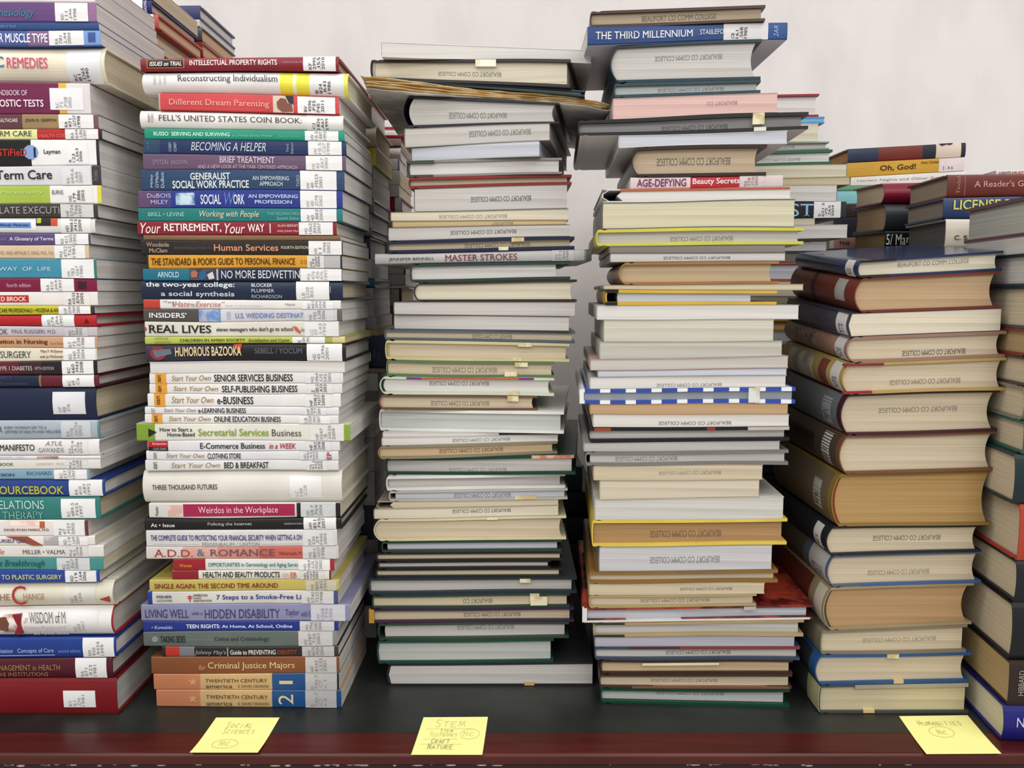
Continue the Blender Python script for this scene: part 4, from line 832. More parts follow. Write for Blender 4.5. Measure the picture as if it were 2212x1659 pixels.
# ------------------------------------------------------------------ third front stack: page ends towards us, spines to one side
TP = ('#b7a878', '#d8cfae')
R3 = [
 ('Pl', 89, 108, 822, 1278, '#d6d3d0', 'white glossy paperback tilted', {'pages': 'w', 'D': .26, 'yaw': 2, 'b': .0009}),
 ('Hl', 121, 135, 800, 1232, '#332c29', 'black-brown hardback with cream pages', {'pages': 'c', 'D': .25, 'yaw': 9, 'b': .003, 'inset': .004, 'band': '#b9b2a6', 'st': (948, 1085, .5, .68), 'patch': [('tape', 1031, 1075, .02, .3, ('#d8d0b0', '#efe8d2'))]}),
 ('Hl', 172, 191, 852, 1262, '#23404a', 'thin dark teal hardback', {'pages': 'g', 'D': .24, 'yaw': 6}),
 ('Nl', 168, 213, 776, 1322, '#c9a468', 'yellowed folded newspaper', {'D': .30, 'label': 'yellowed folded newspaper with frayed edges jutting out of the third front stack'}),
 ('Rl', 200, 226, 869, 1208, '#241f2b', 'black hardback with swollen grey pages', {'pages': 'g', 'D': .25, 'yaw': 7, 'pg': .006, 'st': (970, 1095, .5, .72)}),
 ('Pl', 276, 267, 873, 1188, '#8f8a84', 'grey paperback with tilted stamp', {'pages': 'g', 'D': .26, 'yaw': 8, 'st': (1015, 1147, .3, .62)}),
 ('Pl', 317, 305, 888, 1166, '#8a8783', 'bright white-paged paperback', {'pages': 'b', 'D': .25, 'yaw': 10}),
 ('Hl', 348, 338, 876, 1214, '#8f8b86', 'grey hardback with green spine corner', {'pages': 'w', 'D': .25, 'yaw': 3, 'band': '#3d4a3c', 'patch': [('spine_cloth', 878, 938, .02, .2, '#3f4b3b'), ('spine_cloth', 878, 936, .86, .98, '#46523f')]}),
 ('Hl', 382, 376, 882, 1235, '#8e2521', 'red hardback with cream pages', {'pages': 'o', 'D': .22, 'b': .0032, 'inset': .005}),
 ('Pl', 407, 399, 894, 1226, '#77726a', 'thick grey-paged paperback', {'pages': 'g', 'D': .25, 'st': (1017, 1147, .42, .64, 'u', .75)}),
 ('Pl', 458, 451, 843, 1228, '#a39a7e', 'cream-paged paperback with faded stamp', {'pages': 'c', 'D': .25, 'st': (948, 1095, .4, .75, 'u', .35)}),
 ('Pl', 477, 476, 847, 1225, '#a3906a', 'thin tan-paged paperback', {'pages': '#c9b083', 'D': .24, 'st': (1063, 1108, .3, .85, 'u', .35, 'BEAUFORT')}),
 ('Pl', 491, 485, 838, 1231, '#8a857f', 'grey-paged paperback with dark stamp', {'pages': 'g', 'D': .25, 'st': (973, 1115, .35, .66, 'u', .8)}),
 ('Hl', 519, 511, 836, 1241, '#1b2140', 'navy hardback with cream pages', {'pages': 'o', 'D': .24, 'b': .0038, 'inset': .005, 'st': (1003, 1145, .4, .68, 'u', .6), 'patch': [('tape', 1105, 1132, .02, .32, TP), ('tape', 1077, 1098, .7, .97, TP)]}),
 ('Hf', 547, 538, 810, 1278, '#b5b3b2', 'silver-white hardback spine with maroon lettering', {'pages': 'g', 'D': .25, 'segs': [(1262, '#b5b3b2'), (1266, '#8a8a82'), (1278, '#5e6054')], 'lab': [(1192, 1240, 'TT|771|.B46|1988', '#8f8d8c', .04, .96, '#b9b8b7')], 'txt': [('JENNIFER BENNELL', 840, 938, .42, .75, '#4a4543', 's'), ('MASTER STROKES', 961, 1117, .25, .82, '#7d2f33', 's')]}),
 ('Hl', 570, 564, 885, 1232, '#27423a', 'dark green hardback with white pages', {'pages': 'w', 'D': .24, 'b': .0034, 'inset': .005, 'short': .012}),
 ('Rl', 609, 604, 893, 1246, '#33241f', 'dark brown hardback with smooth cream pages', {'pages': 'c', 'D': .24, 'b': .0028}),
 ('Pl', 652, 652, 850, 1243, '#8b857d', 'limp grey paperback with bowed pages', {'pages': 'g', 'D': .26}),
 ('Pl', 679, 684, 850, 1230, '#6e6660', 'grey-paged paperback', {'pages': 'g', 'D': .25, 'yaw': 3}),
 ('Hl', 711, 715, 830, 1242, '#55616c', 'slate blue hardback', {'pages': 'o', 'D': .24, 'b': .003, 'st': (1020, 1106, .4, .75, 'u', .5)}),
 ('Hl', 734, 742, 832, 1230, '#c6bd8c', 'pale yellow hardback with taped edge', {'pages': 'o', 'D': .23, 'b': .0034, 'inset': .004, 'band': '#b9a66a', 'patch': [('tape', 1118, 1150, .02, .22, TP), ('tape', 1108, 1126, .84, .99, TP)]}),
 ('Hl', 776, 782, 834, 1198, '#5f7a55', 'moss green hardback with faded stamp', {'pages': 'o', 'D': .22, 'b': .003, 'st': (933, 1073, .4, .72, 'u', .45), 'patch': [('tape', 1112, 1140, .06, .34, TP), ('tape', 1090, 1117, .66, .95, TP)]}),
 ('Rl', 812, 817, 820, 1197, '#c3d0b4', 'mint hardback with orange and purple edge', {'pages': 'w', 'D': .22, 'b': .003, 'band': '#2c2c2a', 'st': (927, 1056, .25, .48, 'u', .7), 'patch': [('jacket_edge', 878, 910, .02, .13, '#7a2a86'), ('jacket_edge', 910, 1120, .02, .13, '#b9633a'), ('jacket_edge', 1120, 1153, .02, .13, '#7a2a86'), ('tape', 1098, 1122, .8, .99, TP)]}),
 ('Rl', 851, 855, 818, 1161, '#74503f', 'short reddish brown hardback', {'pages': 'o', 'D': .21, 'b': .0026, 'band': '#c9a48a', 'st': (930, 1056, .42, .72, 'u', .5), 'patch': [('tape', 1096, 1120, .02, .4, TP)]}),
 ('Hl', 883, 889, 819, 1218, '#d9d8d1', 'white hardback with pale green-grey pages', {'pages': '#c6cac3', 'D': .29, 'yaw': 5, 'b': .0036, 'inset': .004}),
 ('Pl', 933, 934, 826, 1206, '#c9c7c2', 'thin white paperback', {'pages': 'w', 'D': .24, 'patch': [('cover_flap', 1078, 1205, .1, .8, '#1d2530')]}),
 ('Pl', 945, 939, 824, 1206, '#c9c7c2', 'white-paged paperback with stamp', {'pages': 'w', 'D': .24, 'st': (977, 1101, .3, .75, 'u', .6)}),
 ('Rl', 962, 954, 816, 1204, '#8f866f', 'plastic-wrapped hardback with tan pages', {'pages': '#d0b58d', 'D': .24, 'b': .003, 'st': (948, 1086, .38, .68, 'u', .65)}),
 ('Hl', 989, 983, 832, 1243, '#123f30', 'dark green hardback with worn spine corner', {'pages': 'g', 'D': .29, 'yaw': 5, 'b': .0034, 'inset': .0045, 'st': (970, 1095, .65, .85, 'u', .3), 'patch': [('jacket_edge', 1150, 1240, .0, .16, ('#b5654a', '#c9a48a'))]}),
 ('Hl', 1029, 1022, 834, 1221, '#d3d1cd', 'white hardback with grey pages', {'pages': 'g', 'D': .23, 'b': .0034, 'inset': .006}),
 ('Hl', 1060, 1054, 840, 1226, '#b3afa6', 'grey-white hardback with hinge showing', {'pages': 'b', 'D': .24, 'b': .003, 'pg': .006, 'st': (980, 1103, .4, .75, 'u', .5), 'patch': [('tape', 1113, 1160, .68, .95, TP)]}),
 ('Pl', 1084, 1079, 813, 1207, '#b0a795', 'limp paperback with cover rolled into a loop', {'pages': 'o', 'D': .24, 'bulge': .006, 'pg': .016}),
 ('Pl', 1099, 1092, 807, 1207, '#b5ab96', 'cream-paged paperback with crisp stamp', {'pages': 'c', 'D': .24, 'st': (977, 1103, .2, .55, 'u', .75)}),
 ('Rl', 1121, 1114, 807, 1223, '#cfc59f', 'bulky cream hardback', {'pages': 'o', 'D': .25, 'b': .003, 'patch': [('tape', 1052, 1075, .02, .12, TP)]}),
 ('Hl', 1169, 1165, 824, 1213, '#26402f', 'thin dark green hardback in plastic', {'pages': 'b', 'D': .23, 'b': .003, 'pg': .005, 'inset': .005}),
 ('Hl', 1194, 1191, 812, 1216, '#1b1a1b', 'thin black hardback', {'pages': 'o', 'D': .23, 'b': .0024}),
 ('Hl', 1213, 1211, 815, 1190, '#1d1a1a', 'slim dark hardback', {'pages': 'g', 'D': .22, 'b': .0018}),
 ('Hl', 1229, 1226, 811, 1214, '#1b1a1b', 'thin black hardback with cream pages', {'pages': 'o', 'D': .23, 'b': .0024}),
 ('Hl', 1248, 1246, 796, 1246, '#1c2f3a', 'wide blue-black hardback', {'pages': 'g', 'D': .25, 'b': .0034, 'inset': .006, 'patch': [('tape', 1123, 1146, .1, .34, TP)]}),
 ('Hl', 1285, 1281, 803, 1231, '#263f35', 'green hardback with yellowed tape', {'pages': 'o', 'D': .24, 'b': .0032, 'st': (1000, 1063, .4, .7, 'u', .6, 'BEAUFORT CO'), 'patch': [('tape', 1145, 1165, .02, .6, TP), ('tape', 1146, 1182, .25, .85, TP)]}),
 ('Hl', 1316, 1312, 797, 1240, '#3d2140', 'purple hardback with yellow spine', {'pages': 'o', 'D': .24, 'b': .0028, 'inset': .005, 'st': (1001, 1124, .4, .7, 'u', .65), 'patch': [('spine_cloth', 797, 808, .03, .97, '#c99a2e')]}),
 ('Hl', 1346, 1343, 817, 1229, '#31493a', 'grey-green hardback in plastic jacket', {'pages': 'g', 'D': .23, 'b': .0032, 'pg': .006, 'inset': .005, 'st': (987, 1110, .25, .5, 'u', .5)}),
 ('Hl', 1384, 1379, 814, 1196, '#1d4a3e', 'thick white-paged hardback with green boards', {'pages': '#bfc1ba', 'D': .21, 'b': .0034, 'bulge': .002}),
 ('Pl', 1434, 1430, 835, 1281, '#2c2b30', 'wide grey textbook lying on tabletop', {'pages': 'g', 'D': .27, 'b': .0026, 'bulge': .004, 'patch': [('tape', 1133, 1154, .82, .98, '#cfae6b')]}),
]
stack(1.046, R3, 'in third front stack', 'on top of third front stack', 'books in the third front stack', D=.24, last=(1481, 1481))

# ------------------------------------------------------------------ fourth front stack
R4 = [
 ('Hl', 24, 10, 1274, 1653, '#4a3426', 'brown hardback with upright stamp', {'pages': '#b3a28a', 'D': .24, 'b': .003, 'st': (1388, 1549, .35, .68, '', .6)}),
 ('Pf', 59, 45, 1269, 1701, '#d3cfdc', 'blue paperback spine with white serif capitals', {'pages': 'w', 'D': .225, 'yaw': -3, 'segs': [(1660, '#20457f'), (1701, '#23508f')], 'lab': [(1563, 1659, 'CB|161|.S68|1985', DK, .02, .98, '#d3cfd0')], 'txt': [('THE THIRD MILLENNIUM', 1287, 1497, .3, .72, '#e3e4e8', 's'), ('STABLEFO', 1512, 1563, .32, .62, '#cfd5e0', 's'), ('2AR', 1671, 1681, .2, .85, '#9fb5d8', 'ri')]}),
 ('Rl', 95, 86, 1318, 1644, '#1f3943', 'thick teal-black hardback with grey pages', {'pages': 'g', 'D': .25, 'b': .0032, 'st': (1416, 1561, .32, .45, 'u', .4)}),
 ('Hl', 180, 171, 1326, 1643, '#27474f', 'dark teal hardback', {'pages': '#b9bdbb', 'D': .24, 'b': .0032, 'st': (1422, 1565, .42, .66, 'u', .4)}),
 ('Pl', 212, 199, 1323, 1680, '#cfb5ad', 'paperback with pink-stained pages', {'pages': 'k', 'D': .24, 'st': (1528, 1593, .35, .55, 'u', .3, 'BEAUFORT CO')}),
 ('Hl', 259, 240, 1248, 1746, '#1d1b1c', 'wide black hardback with taped cover', {'under': '#d3cec8', 'pages': '#9a9998', 'D': .28, 'b': .004, 'inset': .006, 'st': (1432, 1575, .5, .75, 'u', .7), 'patch': [('tape', 1627, 1652, .0, .62, TP), ('tape', 1630, 1656, .78, 1.0, '#d6d2c4')]}),
 ('Pl', 292, 281, 1336, 1701, '#d0cdca', 'glossy white-paged paperback', {'under': '#d8d2cc', 'pages': 'b', 'D': .27, 'b': .0009}),
 ('Rl', 318, 310, 1364, 1656, '#32211d', 'dark brown hardback with tan pages', {'pages': '#c2ad92', 'D': .24, 'b': .0036, 'inset': .006, 'st': (1420, 1580, .38, .62, 'u', .7)}),
 ('Pf', 383, 378, 1362, 1691, '#d6c3c1', 'pink and red paperback spine', {'pages': 'w', 'D': .22, 'segs': [(1492, '#d6c3c1'), (1598, '#bb2a35'), (1691, '#cfbfbd')], 'lab': [(1599, 1650, 'RA|778|.F736|2003', '#93797a', .02, .98, '#d0bfbe')], 'txt': [('AGE-DEFYING', 1376, 1483, .16, .82, '#7a2a63', 'b'), ('Beauty Secrets', 1497, 1598, .16, .8, '#efd3d2', 'b')]}),
 ('Pl', 408, 404, 1299, 1708, '#d3cfca', 'white paperback with curled spine and orange edge', {'pages': 'w', 'D': .25, 'bulge': .011, 'pg': .016, 'b': .0014, 'patch': [('cover_edge', 1340, 1706, .02, .2, '#b9603f')]}),
 ('Pl', 437, 430, 1300, 1717, '#6f6a66', 'thick cream-paged paperback', {'pages': '#d3cdaf', 'D': .25, 'b': .0008}),
 ('Hl', 494, 490, 1288, 1736, '#c9c24c', 'lemon yellow hardback', {'pages': 'g', 'D': .25, 'b': .0036, 'inset': .005, 'st': (1450, 1586, .5, .75, 'u', .45)}),
 ('Pl', 531, 528, 1315, 1697, '#6f6a66', 'paperback with dark grey pages', {'pages': '#86807a', 'D': .25}),
 ('Pl', 547, 545, 1317, 1697, '#8a857f', 'pale paperback with dark crisp stamp', {'pages': 'g', 'D': .25, 'st': (1434, 1578, .4, .72, 'u', .85)}),
 ('Rl', 566, 564, 1336, 1682, '#a3743f', 'tan hardback with orange boards', {'pages': '#c4ad8a', 'D': .24, 'b': .003, 'inset': .005}),
 ('Pl', 615, 613, 1303, 1736, '#a39478', 'limp tan-paged paperback', {'pages': 'o', 'D': .26}),
 ('Hl', 625, 627, 1308, 1678, '#d0ac3c', 'yellow-edged hardback with black hollow spine', {'pages': 'b', 'D': .24, 'b': .0034, 'pg': .012, 'short': .025, 'patch': [('spine_cloth', 1308, 1336, .0, .2, '#1b1a1b'), ('spine_cloth', 1308, 1334, .8, 1, '#1b1a1b')]}),
 ('Pl', 659, 658, 1288, 1726, '#b9b5ae', 'wide white-paged paperback', {'pages': 'w', 'D': .26}),
 ('Pl', 691, 690, 1303, 1672, '#b9b5a6', 'thick ribbed-page paperback', {'pages': '#cfccbb', 'D': .24}),
 ('Pl', 738, 736, 1294, 1690, '#b3b0a3', 'thick paperback with wavy grey-green pages', {'pages': '#c3c0b2', 'D': .25}),
 ('Pl', 777, 769, 1274, 1703, '#c9a39b', 'grey-paged paperback with faint red cover edge', {'pages': '#c9c4ba', 'D': .25}),
 ('Pl', 800, 795, 1290, 1700, '#9c9a9a', 'thin pale grey paperback', {'pages': 'b', 'D': .24}),
 ('Pl', 815, 811, 1273, 1698, '#c3c1bc', 'white-paged paperback with low stamp', {'pages': 'w', 'D': .25, 'st': (1420, 1560, .6, .88, 'u', .5)}),
 ('Hl', 840, 836, 1252, 1718, ('check', '#24429a', '#dcdfe2', 10.6), 'blue and white striped hardback', {'pages': '#9aa0a6', 'D': .27, 'b': .0042, 'inset': .003, 'patch': [('tape', 1618, 1642, .02, .98, ('#b9b294', '#cfd0cc')), ('spine_cloth', 1252, 1261, .03, .97, '#e3e3e2')]}),
 ('Pl', 872, 871, 1273, 1703, '#b98a5a', 'paperback with orange-tan pages', {'pages': '#c2a27a', 'D': .25}),
 ('Pl', 894, 896, 1280, 1705, '#c9c4ba', 'pale paperback with mid-page stamp', {'pages': 'w', 'D': .25, 'st': (1424, 1580, .55, .82, 'u', .7)}),
 ('Hl', 922, 921, 1270, 1706, '#17151a', 'black hardback with coloured jacket corner', {'pages': 'g', 'D': .25, 'b': .004, 'bulge': .004, 'inset': .005, 'patch': [('jacket_edge', 1284, 1320, .04, .24, '#9a4a2e'), ('jacket_edge', 1528, 1546, .02, .22, '#a02a34'), ('jacket_edge', 1616, 1704, .02, .24, '#bdb7ab')]}),
 ('Pl', 957, 952, 1260, 1685, '#aaa9a5', 'grey white-edged paperback', {'pages': '#b9b7b0', 'D': .24}),
 ('Hl', 975, 972, 1264, 1703, '#7d7d78', 'grey hardback in clear plastic jacket', {'pages': 'g', 'D': .25, 'b': .0034, 'pg': .004, 'st': (1330, 1465, .4, .7, 'u', .4)}),
 ('Pl', 1006, 1004, 1281, 1648, '#c0ad90', 'cream-paged paperback with pale stamp', {'pages': 'o', 'D': .23, 'st': (1424, 1558, .4, .62, 'u', .3)}),
 ('Pl', 1038, 1036, 1294, 1641, '#b5a78d', 'two-section cream paperback', {'pages': '#d3c8b2', 'D': .23}),
 ('Pl', 1079, 1073, 1284, 1693, '#cfcbc2', 'white-paged paperback with upturned corner', {'pages': '#d0cdc5', 'D': .26}),
 ('Hl', 1124, 1119, 1278, 1700, '#d9bf50', 'yellow hardback with brown pages', {'pages': '#b08c60', 'D': .25, 'b': .0036, 'inset': .005, 'bulge': .001, 'st': (1406, 1560, .45, .7, 'u', .5)}),
 ('Pl', 1181, 1177, 1293, 1668, '#8f8a86', 'thick white block-like paperback', {'pages': '#c9c7c8', 'D': .23, 'st': (1405, 1555, .42, .68, 'u', .45)}),
 ('Hl', 1234, 1231, 1271, 1680, '#8f6a34', 'ochre hardback', {'pages': 'o', 'D': .24, 'b': .0038, 'inset': .004}),
 ('Pl', 1261, 1259, 1272, 1652, '#c2b394', 'cream-paged paperback with right-hand stamp', {'pages': 'o', 'D': .23, 'st': (1470, 1582, .4, .62, 'u', .6)}),
 ('Hl', 1286, 1282, 1272, 1634, '#b09c68', 'beige-edged hardback', {'pages': 'o', 'D': .23, 'b': .0024, 'st': (1385, 1534, .4, .66, 'u', .45)}),
 ('Hl', 1313, 1306, 1258, 1756, ('#4a1114', '#a8402a', 26.0), 'wide glossy red picture hardback', {'pages': 'b', 'D': .285, 'b': .003, 'inset': .006, 'patch': [('spine_cloth', 1258, 1268, .03, .97, '#d9d7d3'), ('lower_board_edge', 1262, 1750, .86, .99, '#d3d1cd'), ('tape', 1608, 1634, .05, .3, '#b9b0aa')]}),
 ('Hl', 1345, 1338, 1281, 1736, '#b39d6d', 'beige hardback with green spine corner', {'pages': 'g', 'D': .25, 'b': .003, 'inset': .005, 'patch': [('spine_cloth', 1284, 1350, .02, .16, '#2c3a28'), ('spine_cloth', 1284, 1350, .84, .99, '#2c3a28')]}),
 ('Pl', 1375, 1374, 1284, 1717, '#8a8794', 'lavender-grey paged paperback', {'pages': '#b3afb9', 'D': .25}),
 ('Hl', 1397, 1396, 1284, 1728, '#3f4c63', 'slate blue hardback with red jacket edge', {'pages': 'g', 'D': .25, 'b': .0032, 'st': (1440, 1580, .38, .66, 'u', .7), 'patch': [('jacket_edge', 1470, 1726, .0, .2, '#8f3a34'), ('jacket_edge', 1360, 1470, .0, .16, '#4a3334')]}),
 ('Hl', 1425, 1426, 1297, 1712, '#3f2a20', 'brown hardback with torn page edge', {'pages': '#cbb48e', 'D': .24, 'b': .0026, 'patch': [('torn_page', 1388, 1554, .22, .38, '#dccfae')]}),
 ('Hl', 1456, 1456, 1294, 1711, '#4a3428', 'brown hardback with reddish lower board', {'pages': 'o', 'D': .24, 'b': .0032, 'st': (1408, 1552, .4, .6, 'u', .45), 'patch': [('jacket_edge', 1366, 1705, .84, .99, '#8a5a48')]}),
 ('Hl', 1487, 1488, 1297, 1706, '#0f4a33', 'green hardback with white pages', {'pages': '#c6c7c4', 'D': .24, 'b': .0034, 'inset': .006, 'st': (1420, 1566, .32, .5, 'u', .5), 'label': 'bottle green hardback at bottom of fourth front stack'}),
]
stack(0.994, R4, 'in fourth front stack', 'on top of fourth front stack', 'books in the fourth front stack', D=.25, last=(1524, 1522), yaw=3.0)

# ------------------------------------------------------------------ fifth front stack: round spines seen from the side, upper books tipped towards us
K5 = lambda y: 0.085 * min(1.0, max(0.0, (1105 - y) / 480.0))
LB = '#cfcbc6'
R5 = [
 ('Rl', 563, 541, 1852, 2166, ('gloss', '#26365a'), 'navy jacketed hardback', {'pages': 'c', 'D': .21, 'dy': -.018, 'bulge': .004, 'st': (1942, 2096, .28, .52, '', .45), 'slab': [(.012, .034, .02, .98, LB, 'PS|352|.B4')], 'patch': [('jacket_edge', 1860, 1935, .0, .14, '#1f1d22'), ('jacket_edge', 1860, 1922, .86, .98, '#2c3028')]}),
 ('Rl', 601, 585, 1845, 2160, '#79352a', 'rust brown hardback with tan pages', {'pages': '#bfa27e', 'D': .22, 'dy': -.018, 'ridge': [.62, .6], 'ridgecol': '#2c1a16', 'slab': [(.03, .058, .1, .72, '#a9a7a4', '')]}),
 ('Pl', 678, 664, 1832, 2163, '#4d4a58', 'grey-spined paperback with cream pages', {'pages': 'c', 'D': .22, 'dy': -.018, 'bulge': .004, 'slab': [(.006, .036, .02, .98, '#d6d4d2', 'PS|214')]}),
 ('Rl', 728, 715, 1828, 2172, '#9c7a68', 'pinkish brown hardback with lettered spine', {'pages': 'o', 'D': .22, 'dy': -.018, 'b': .0032, 'st': (1952, 2089, .62, .82, 'u', .85), 'slab': [(.008, .034, .02, .98, LB, 'PN|56|.A4|1993'), (.1, .18, .2, .75, ('#4a3f38', '#8a7668', 90), '', 'spine_lettering')]}),
 ('Rl', 783, 773, 1819, 2174, '#b59a5c', 'red-cornered hardback with map-like jacket', {'pages': 'o', 'D': .22, 'dy': -.018, 'b': .003, 'st': (1925, 2078, .6, .76, 'u', .4), 'slab': [(.01, .036, .05, .95, LB, 'PR|6005|.O4'), (.05, .075, .1, .95, '#8a4a3a', '', 'spine_panel'), (.1, .19, .1, .9, ('#b5ac9a', '#8a8272', 30), '', 'spine_panel')], 'patch': [('jacket_edge', 1822, 1908, .02, .1, '#8a2a30'), ('jacket_edge', 1822, 1885, .9, .98, '#9a2a34')]}),
 ('Rl', 850, 841, 1815, 2157, '#471f2b', 'maroon hardback with grey jacket spine', {'pages': 'o', 'D': .22, 'dy': -.012, 'b': .003, 'st': (1900, 2070, .38, .5, 'u', .4), 'slab': [(.012, .2, .05, .95, '#6e7274', '', 'jacket_spine'), (.03, .058, .2, .85, '#9a9c9c', 'PR|4553|.A1')]}),
 ('Rl', 939, 931, 1812, 2152, '#7d5238', 'brown hardback with olive brown spine', {'pages': 'o', 'D': .22, 'dy': -.01, 'b': .0032, 'slab': [(.01, .21, .05, .95, '#54493c', '', 'jacket_spine'), (.03, .055, .1, .92, LB, 'PN|6014|.W3'), (.08, .16, .3, .8, '#3a2420', '', 'spine_panel')]}),
 ('Rl', 1024, 1014, 1796, 2146, '#8f7434', 'very thick hardback with brown pages', {'pages': '#b5935f', 'D': .22, 'dy': -.006, 'b': .003, 'band': '#8a2a20', 'hollow': .012, 'slab': [(.012, .21, .03, .97, '#74654e', '', 'jacket_spine'), (.035, .06, .25, .8, '#b5b0a8', 'PR|83|.T3')]}),
 ('Rl', 1137, 1132, 1784, 2121, '#23252d', 'black hardback with clear stamp', {'pages': 'o', 'D': .22, 'dy': -.003, 'b': .0028, 'bulge': .008, 'st': (1888, 2034, .38, .56, 'u', .55), 'slab': [(.018, .04, .1, .9, LB, 'PN|81')]}),
 ('Rl', 1200, 1190, 1786, 2121, '#5a6880', 'blue-grey hardback with white label spine', {'pages': 'o', 'D': .22, 'b': .003, 'bulge': .008, 'st': (1877, 2010, .55, .7, 'u', .3), 'slab': [(.006, .06, .05, .95, '#bdb9b4', 'PS|3515|.E37|1961'), (.08, .21, .05, .95, '#5f5648', '', 'jacket_spine')], 'patch': [('jacket_edge', 1862, 2118, .92, .99, '#3f66a0')]}),
 ('Rl', 1270, 1259, 1778, 2101, '#a08f6c', 'buff hardback with tan pages and red spine', {'pages': '#b5936a', 'D': .22, 'b': .003, 'band': '#4a4238', 'slab': [(.006, .03, .05, .95, '#c9bfae', ''), (.05, .21, .05, .95, '#70362c', '', 'jacket_spine')]}),
 ('Hl', 1362, 1349, 1772, 2088, '#837a64', 'olive-grey hardback with cream pages', {'pages': 'o', 'D': .21, 'b': .0032, 'st': (1866, 2024, .42, .58, 'u', .25)}),
 ('Rl', 1414, 1409, 1760, 2096, '#2f5a8f', 'bright blue hardback', {'pages': 'o', 'D': .22, 'b': .0034, 'bulge': .008, 'slab': [(.02, .2, .1, .9, '#3a3a3f', '', 'jacket_spine')], 'patch': [('tape', 1932, 1953, .88, 1.0, '#cfb88a'), ('tape', 1915, 1940, .0, .14, TP)]}),
 ('Hl', 1481, 1473, 1769, 2094, '#4f514f', 'black and cream edged hardback', {'pages': '#cfc3a0', 'D': .21, 'b': .0028, 'slab': [(.0, .04, .05, .95, '#b9b88c', '', 'jacket_spine')], 'patch': [('jacket_edge', 1846, 2090, .02, .14, '#a8a08f'), ('tape', 1866, 1890, .86, .98, '#d8c48a')], 'label': 'black and cream edged hardback at bottom of fifth front stack'}),
]
stack(0.974, R5, 'in fifth front stack', 'on top of fifth front stack', 'books in the fifth front stack', D=.22, last=(1536, 1531), K=K5)

# ------------------------------------------------------------------ rightmost front stack, cut by the right edge of the frame
R6 = [
 ('Hf', 418, 412, 2238, 2660, '#6d3f46', 'thick hardback with dark green and pink edge', {'pages': '#b9b8aa', 'D': .17, 'b': .004}),
 ('Pf', 508, 506, 2224, 2640, '#8f9aa3', 'grey paperback with stamped pages', {'pages': 'g', 'D': .155}),
 ('Hf', 546, 545, 2228, 2640, '#33434f', 'blue-black edged hardback', {'pages': 'g', 'D': .15, 'b': .003}),
 ('Hf', 619, 618, 2226, 2640, '#3d4a52', 'thick grey hardback', {'pages': 'o', 'D': .15, 'b': .003}),
 ('Hf', 712, 713, 2222, 2630, '#8a2f2c', 'red-boarded hardback with tan pages', {'pages': '#b39a72', 'D': .15, 'b': .003}),
 ('Hf', 771, 772, 2219, 2630, '#4a423c', 'brown hardback with stamped grey pages', {'pages': 'o', 'D': .15, 'b': .003}),
 ('Rf', 836, 837, 2214, 2620, '#8a857c', 'grey hardback with worn corners', {'pages': 'o', 'D': .15, 'b': .003}),
 ('Hf', 912, 913, 2212, 2620, '#3a6a58', 'green-bottomed hardback', {'pages': 'o', 'D': .15, 'b': .003}),
 ('Rf', 982, 984, 2193, 2610, '#1f3238', 'dark teal hardback in shiny plastic', {'pages': 'o', 'D': .15, 'b': .003, 'bulge': .004}),
 ('Hf', 1090, 1093, 2202, 2610, '#b9442f', 'orange-red hardback', {'pages': 'o', 'D': .15, 'b': .003}),
 ('Rf', 1212, 1216, 2196, 2600, '#1c2028', 'blue-black hardback', {'pages': 'o', 'D': .15, 'b': .003, 'bulge': .004}),
 ('Rf', 1304, 1309, 2187, 2600, '#191a20', 'thick black hardback with blue lower edge', {'pages': 'o', 'D': .155, 'b': .003, 'bulge': .005}),
 ('Hf', 1427, 1432, 2180, 2590, '#32261f', 'worn dark brown hardback', {'pages': '#b59a70', 'D': .155, 'b': .003, 'inset': .001, 'txt': [('HIBBARD', 2200, 2212, .2, .76, '#a8a49c', 'r')]}),
 ('Rf', 1524, 1528, 2168, 2590, '#1f1f7a', 'royal blue hardback with large white capital', {'pages': 'c', 'D': .155, 'b': .003, 'bulge': .006, 'txt': [('N', 2196, 2212, .3, .55, '#c6cbe0'), ('AMERICA', 2222, 2330, .3, .55, '#c6cbe0')]}),
]
stack(0.897, R6, 'in rightmost front stack', 'on top of rightmost front stack', 'books in the rightmost front stack', D=.15, last=(1617, 1622), yaw=5.0)
# ------------------------------------------------------------------ rows standing behind the front stacks
FILL = ['#8f8a84', '#6a6660', '#c9c4bb', '#44505c', '#7d4a3c', '#b5ab94', '#2f3a44', '#a9a6a2']
RA = [
 ('Pf', -38, -38, -40, 328, '#d9d2c9', 'white paperback in second row', {'pages': 'o'}),
 ('Hf', 0, -1, -45, 327, '#1c2270', 'dark blue hardback with white label', {'pages': 'o', 'b': .003, 'lab': [(246, 308, 'HF|5415|.B4', GR, .0, .94)], 'txt': [('BLACKWELL', 311, 317, .05, .9, '#d3d6e8', 'rb')]}),
 ('Hf', 30, 29, -40, 342, '#b5402f', 'red-boarded hardback with peach pages', {'pages': '#e0bf9c', 'b': .003, 'segs': [(331, '#dcd3d3'), (342, '#c9554a')], 'lab': [(250, 330, 'HD|31', GR)]}),
 ('Pf', 62, 62, -40, 325, '#cbb9aa', 'thin tan and white paperback', {'pages': 'o'}),
 ('Pf', 84, 84, -45, 342, '#c9a48c', 'peach-ended white paperback', {'pages': 'o', 'segs': [(332, '#dfd8d3'), (342, '#cfa288')]}),
]
stack(1.165, RA, 'behind leftmost front stack', 'behind leftmost front stack', 'books in the second row behind the leftmost stack', D=.165, last=(112, 112), table=False,
      fill=(FILL, 1, 'plain closed book low in the stack behind leftmost front stack'))
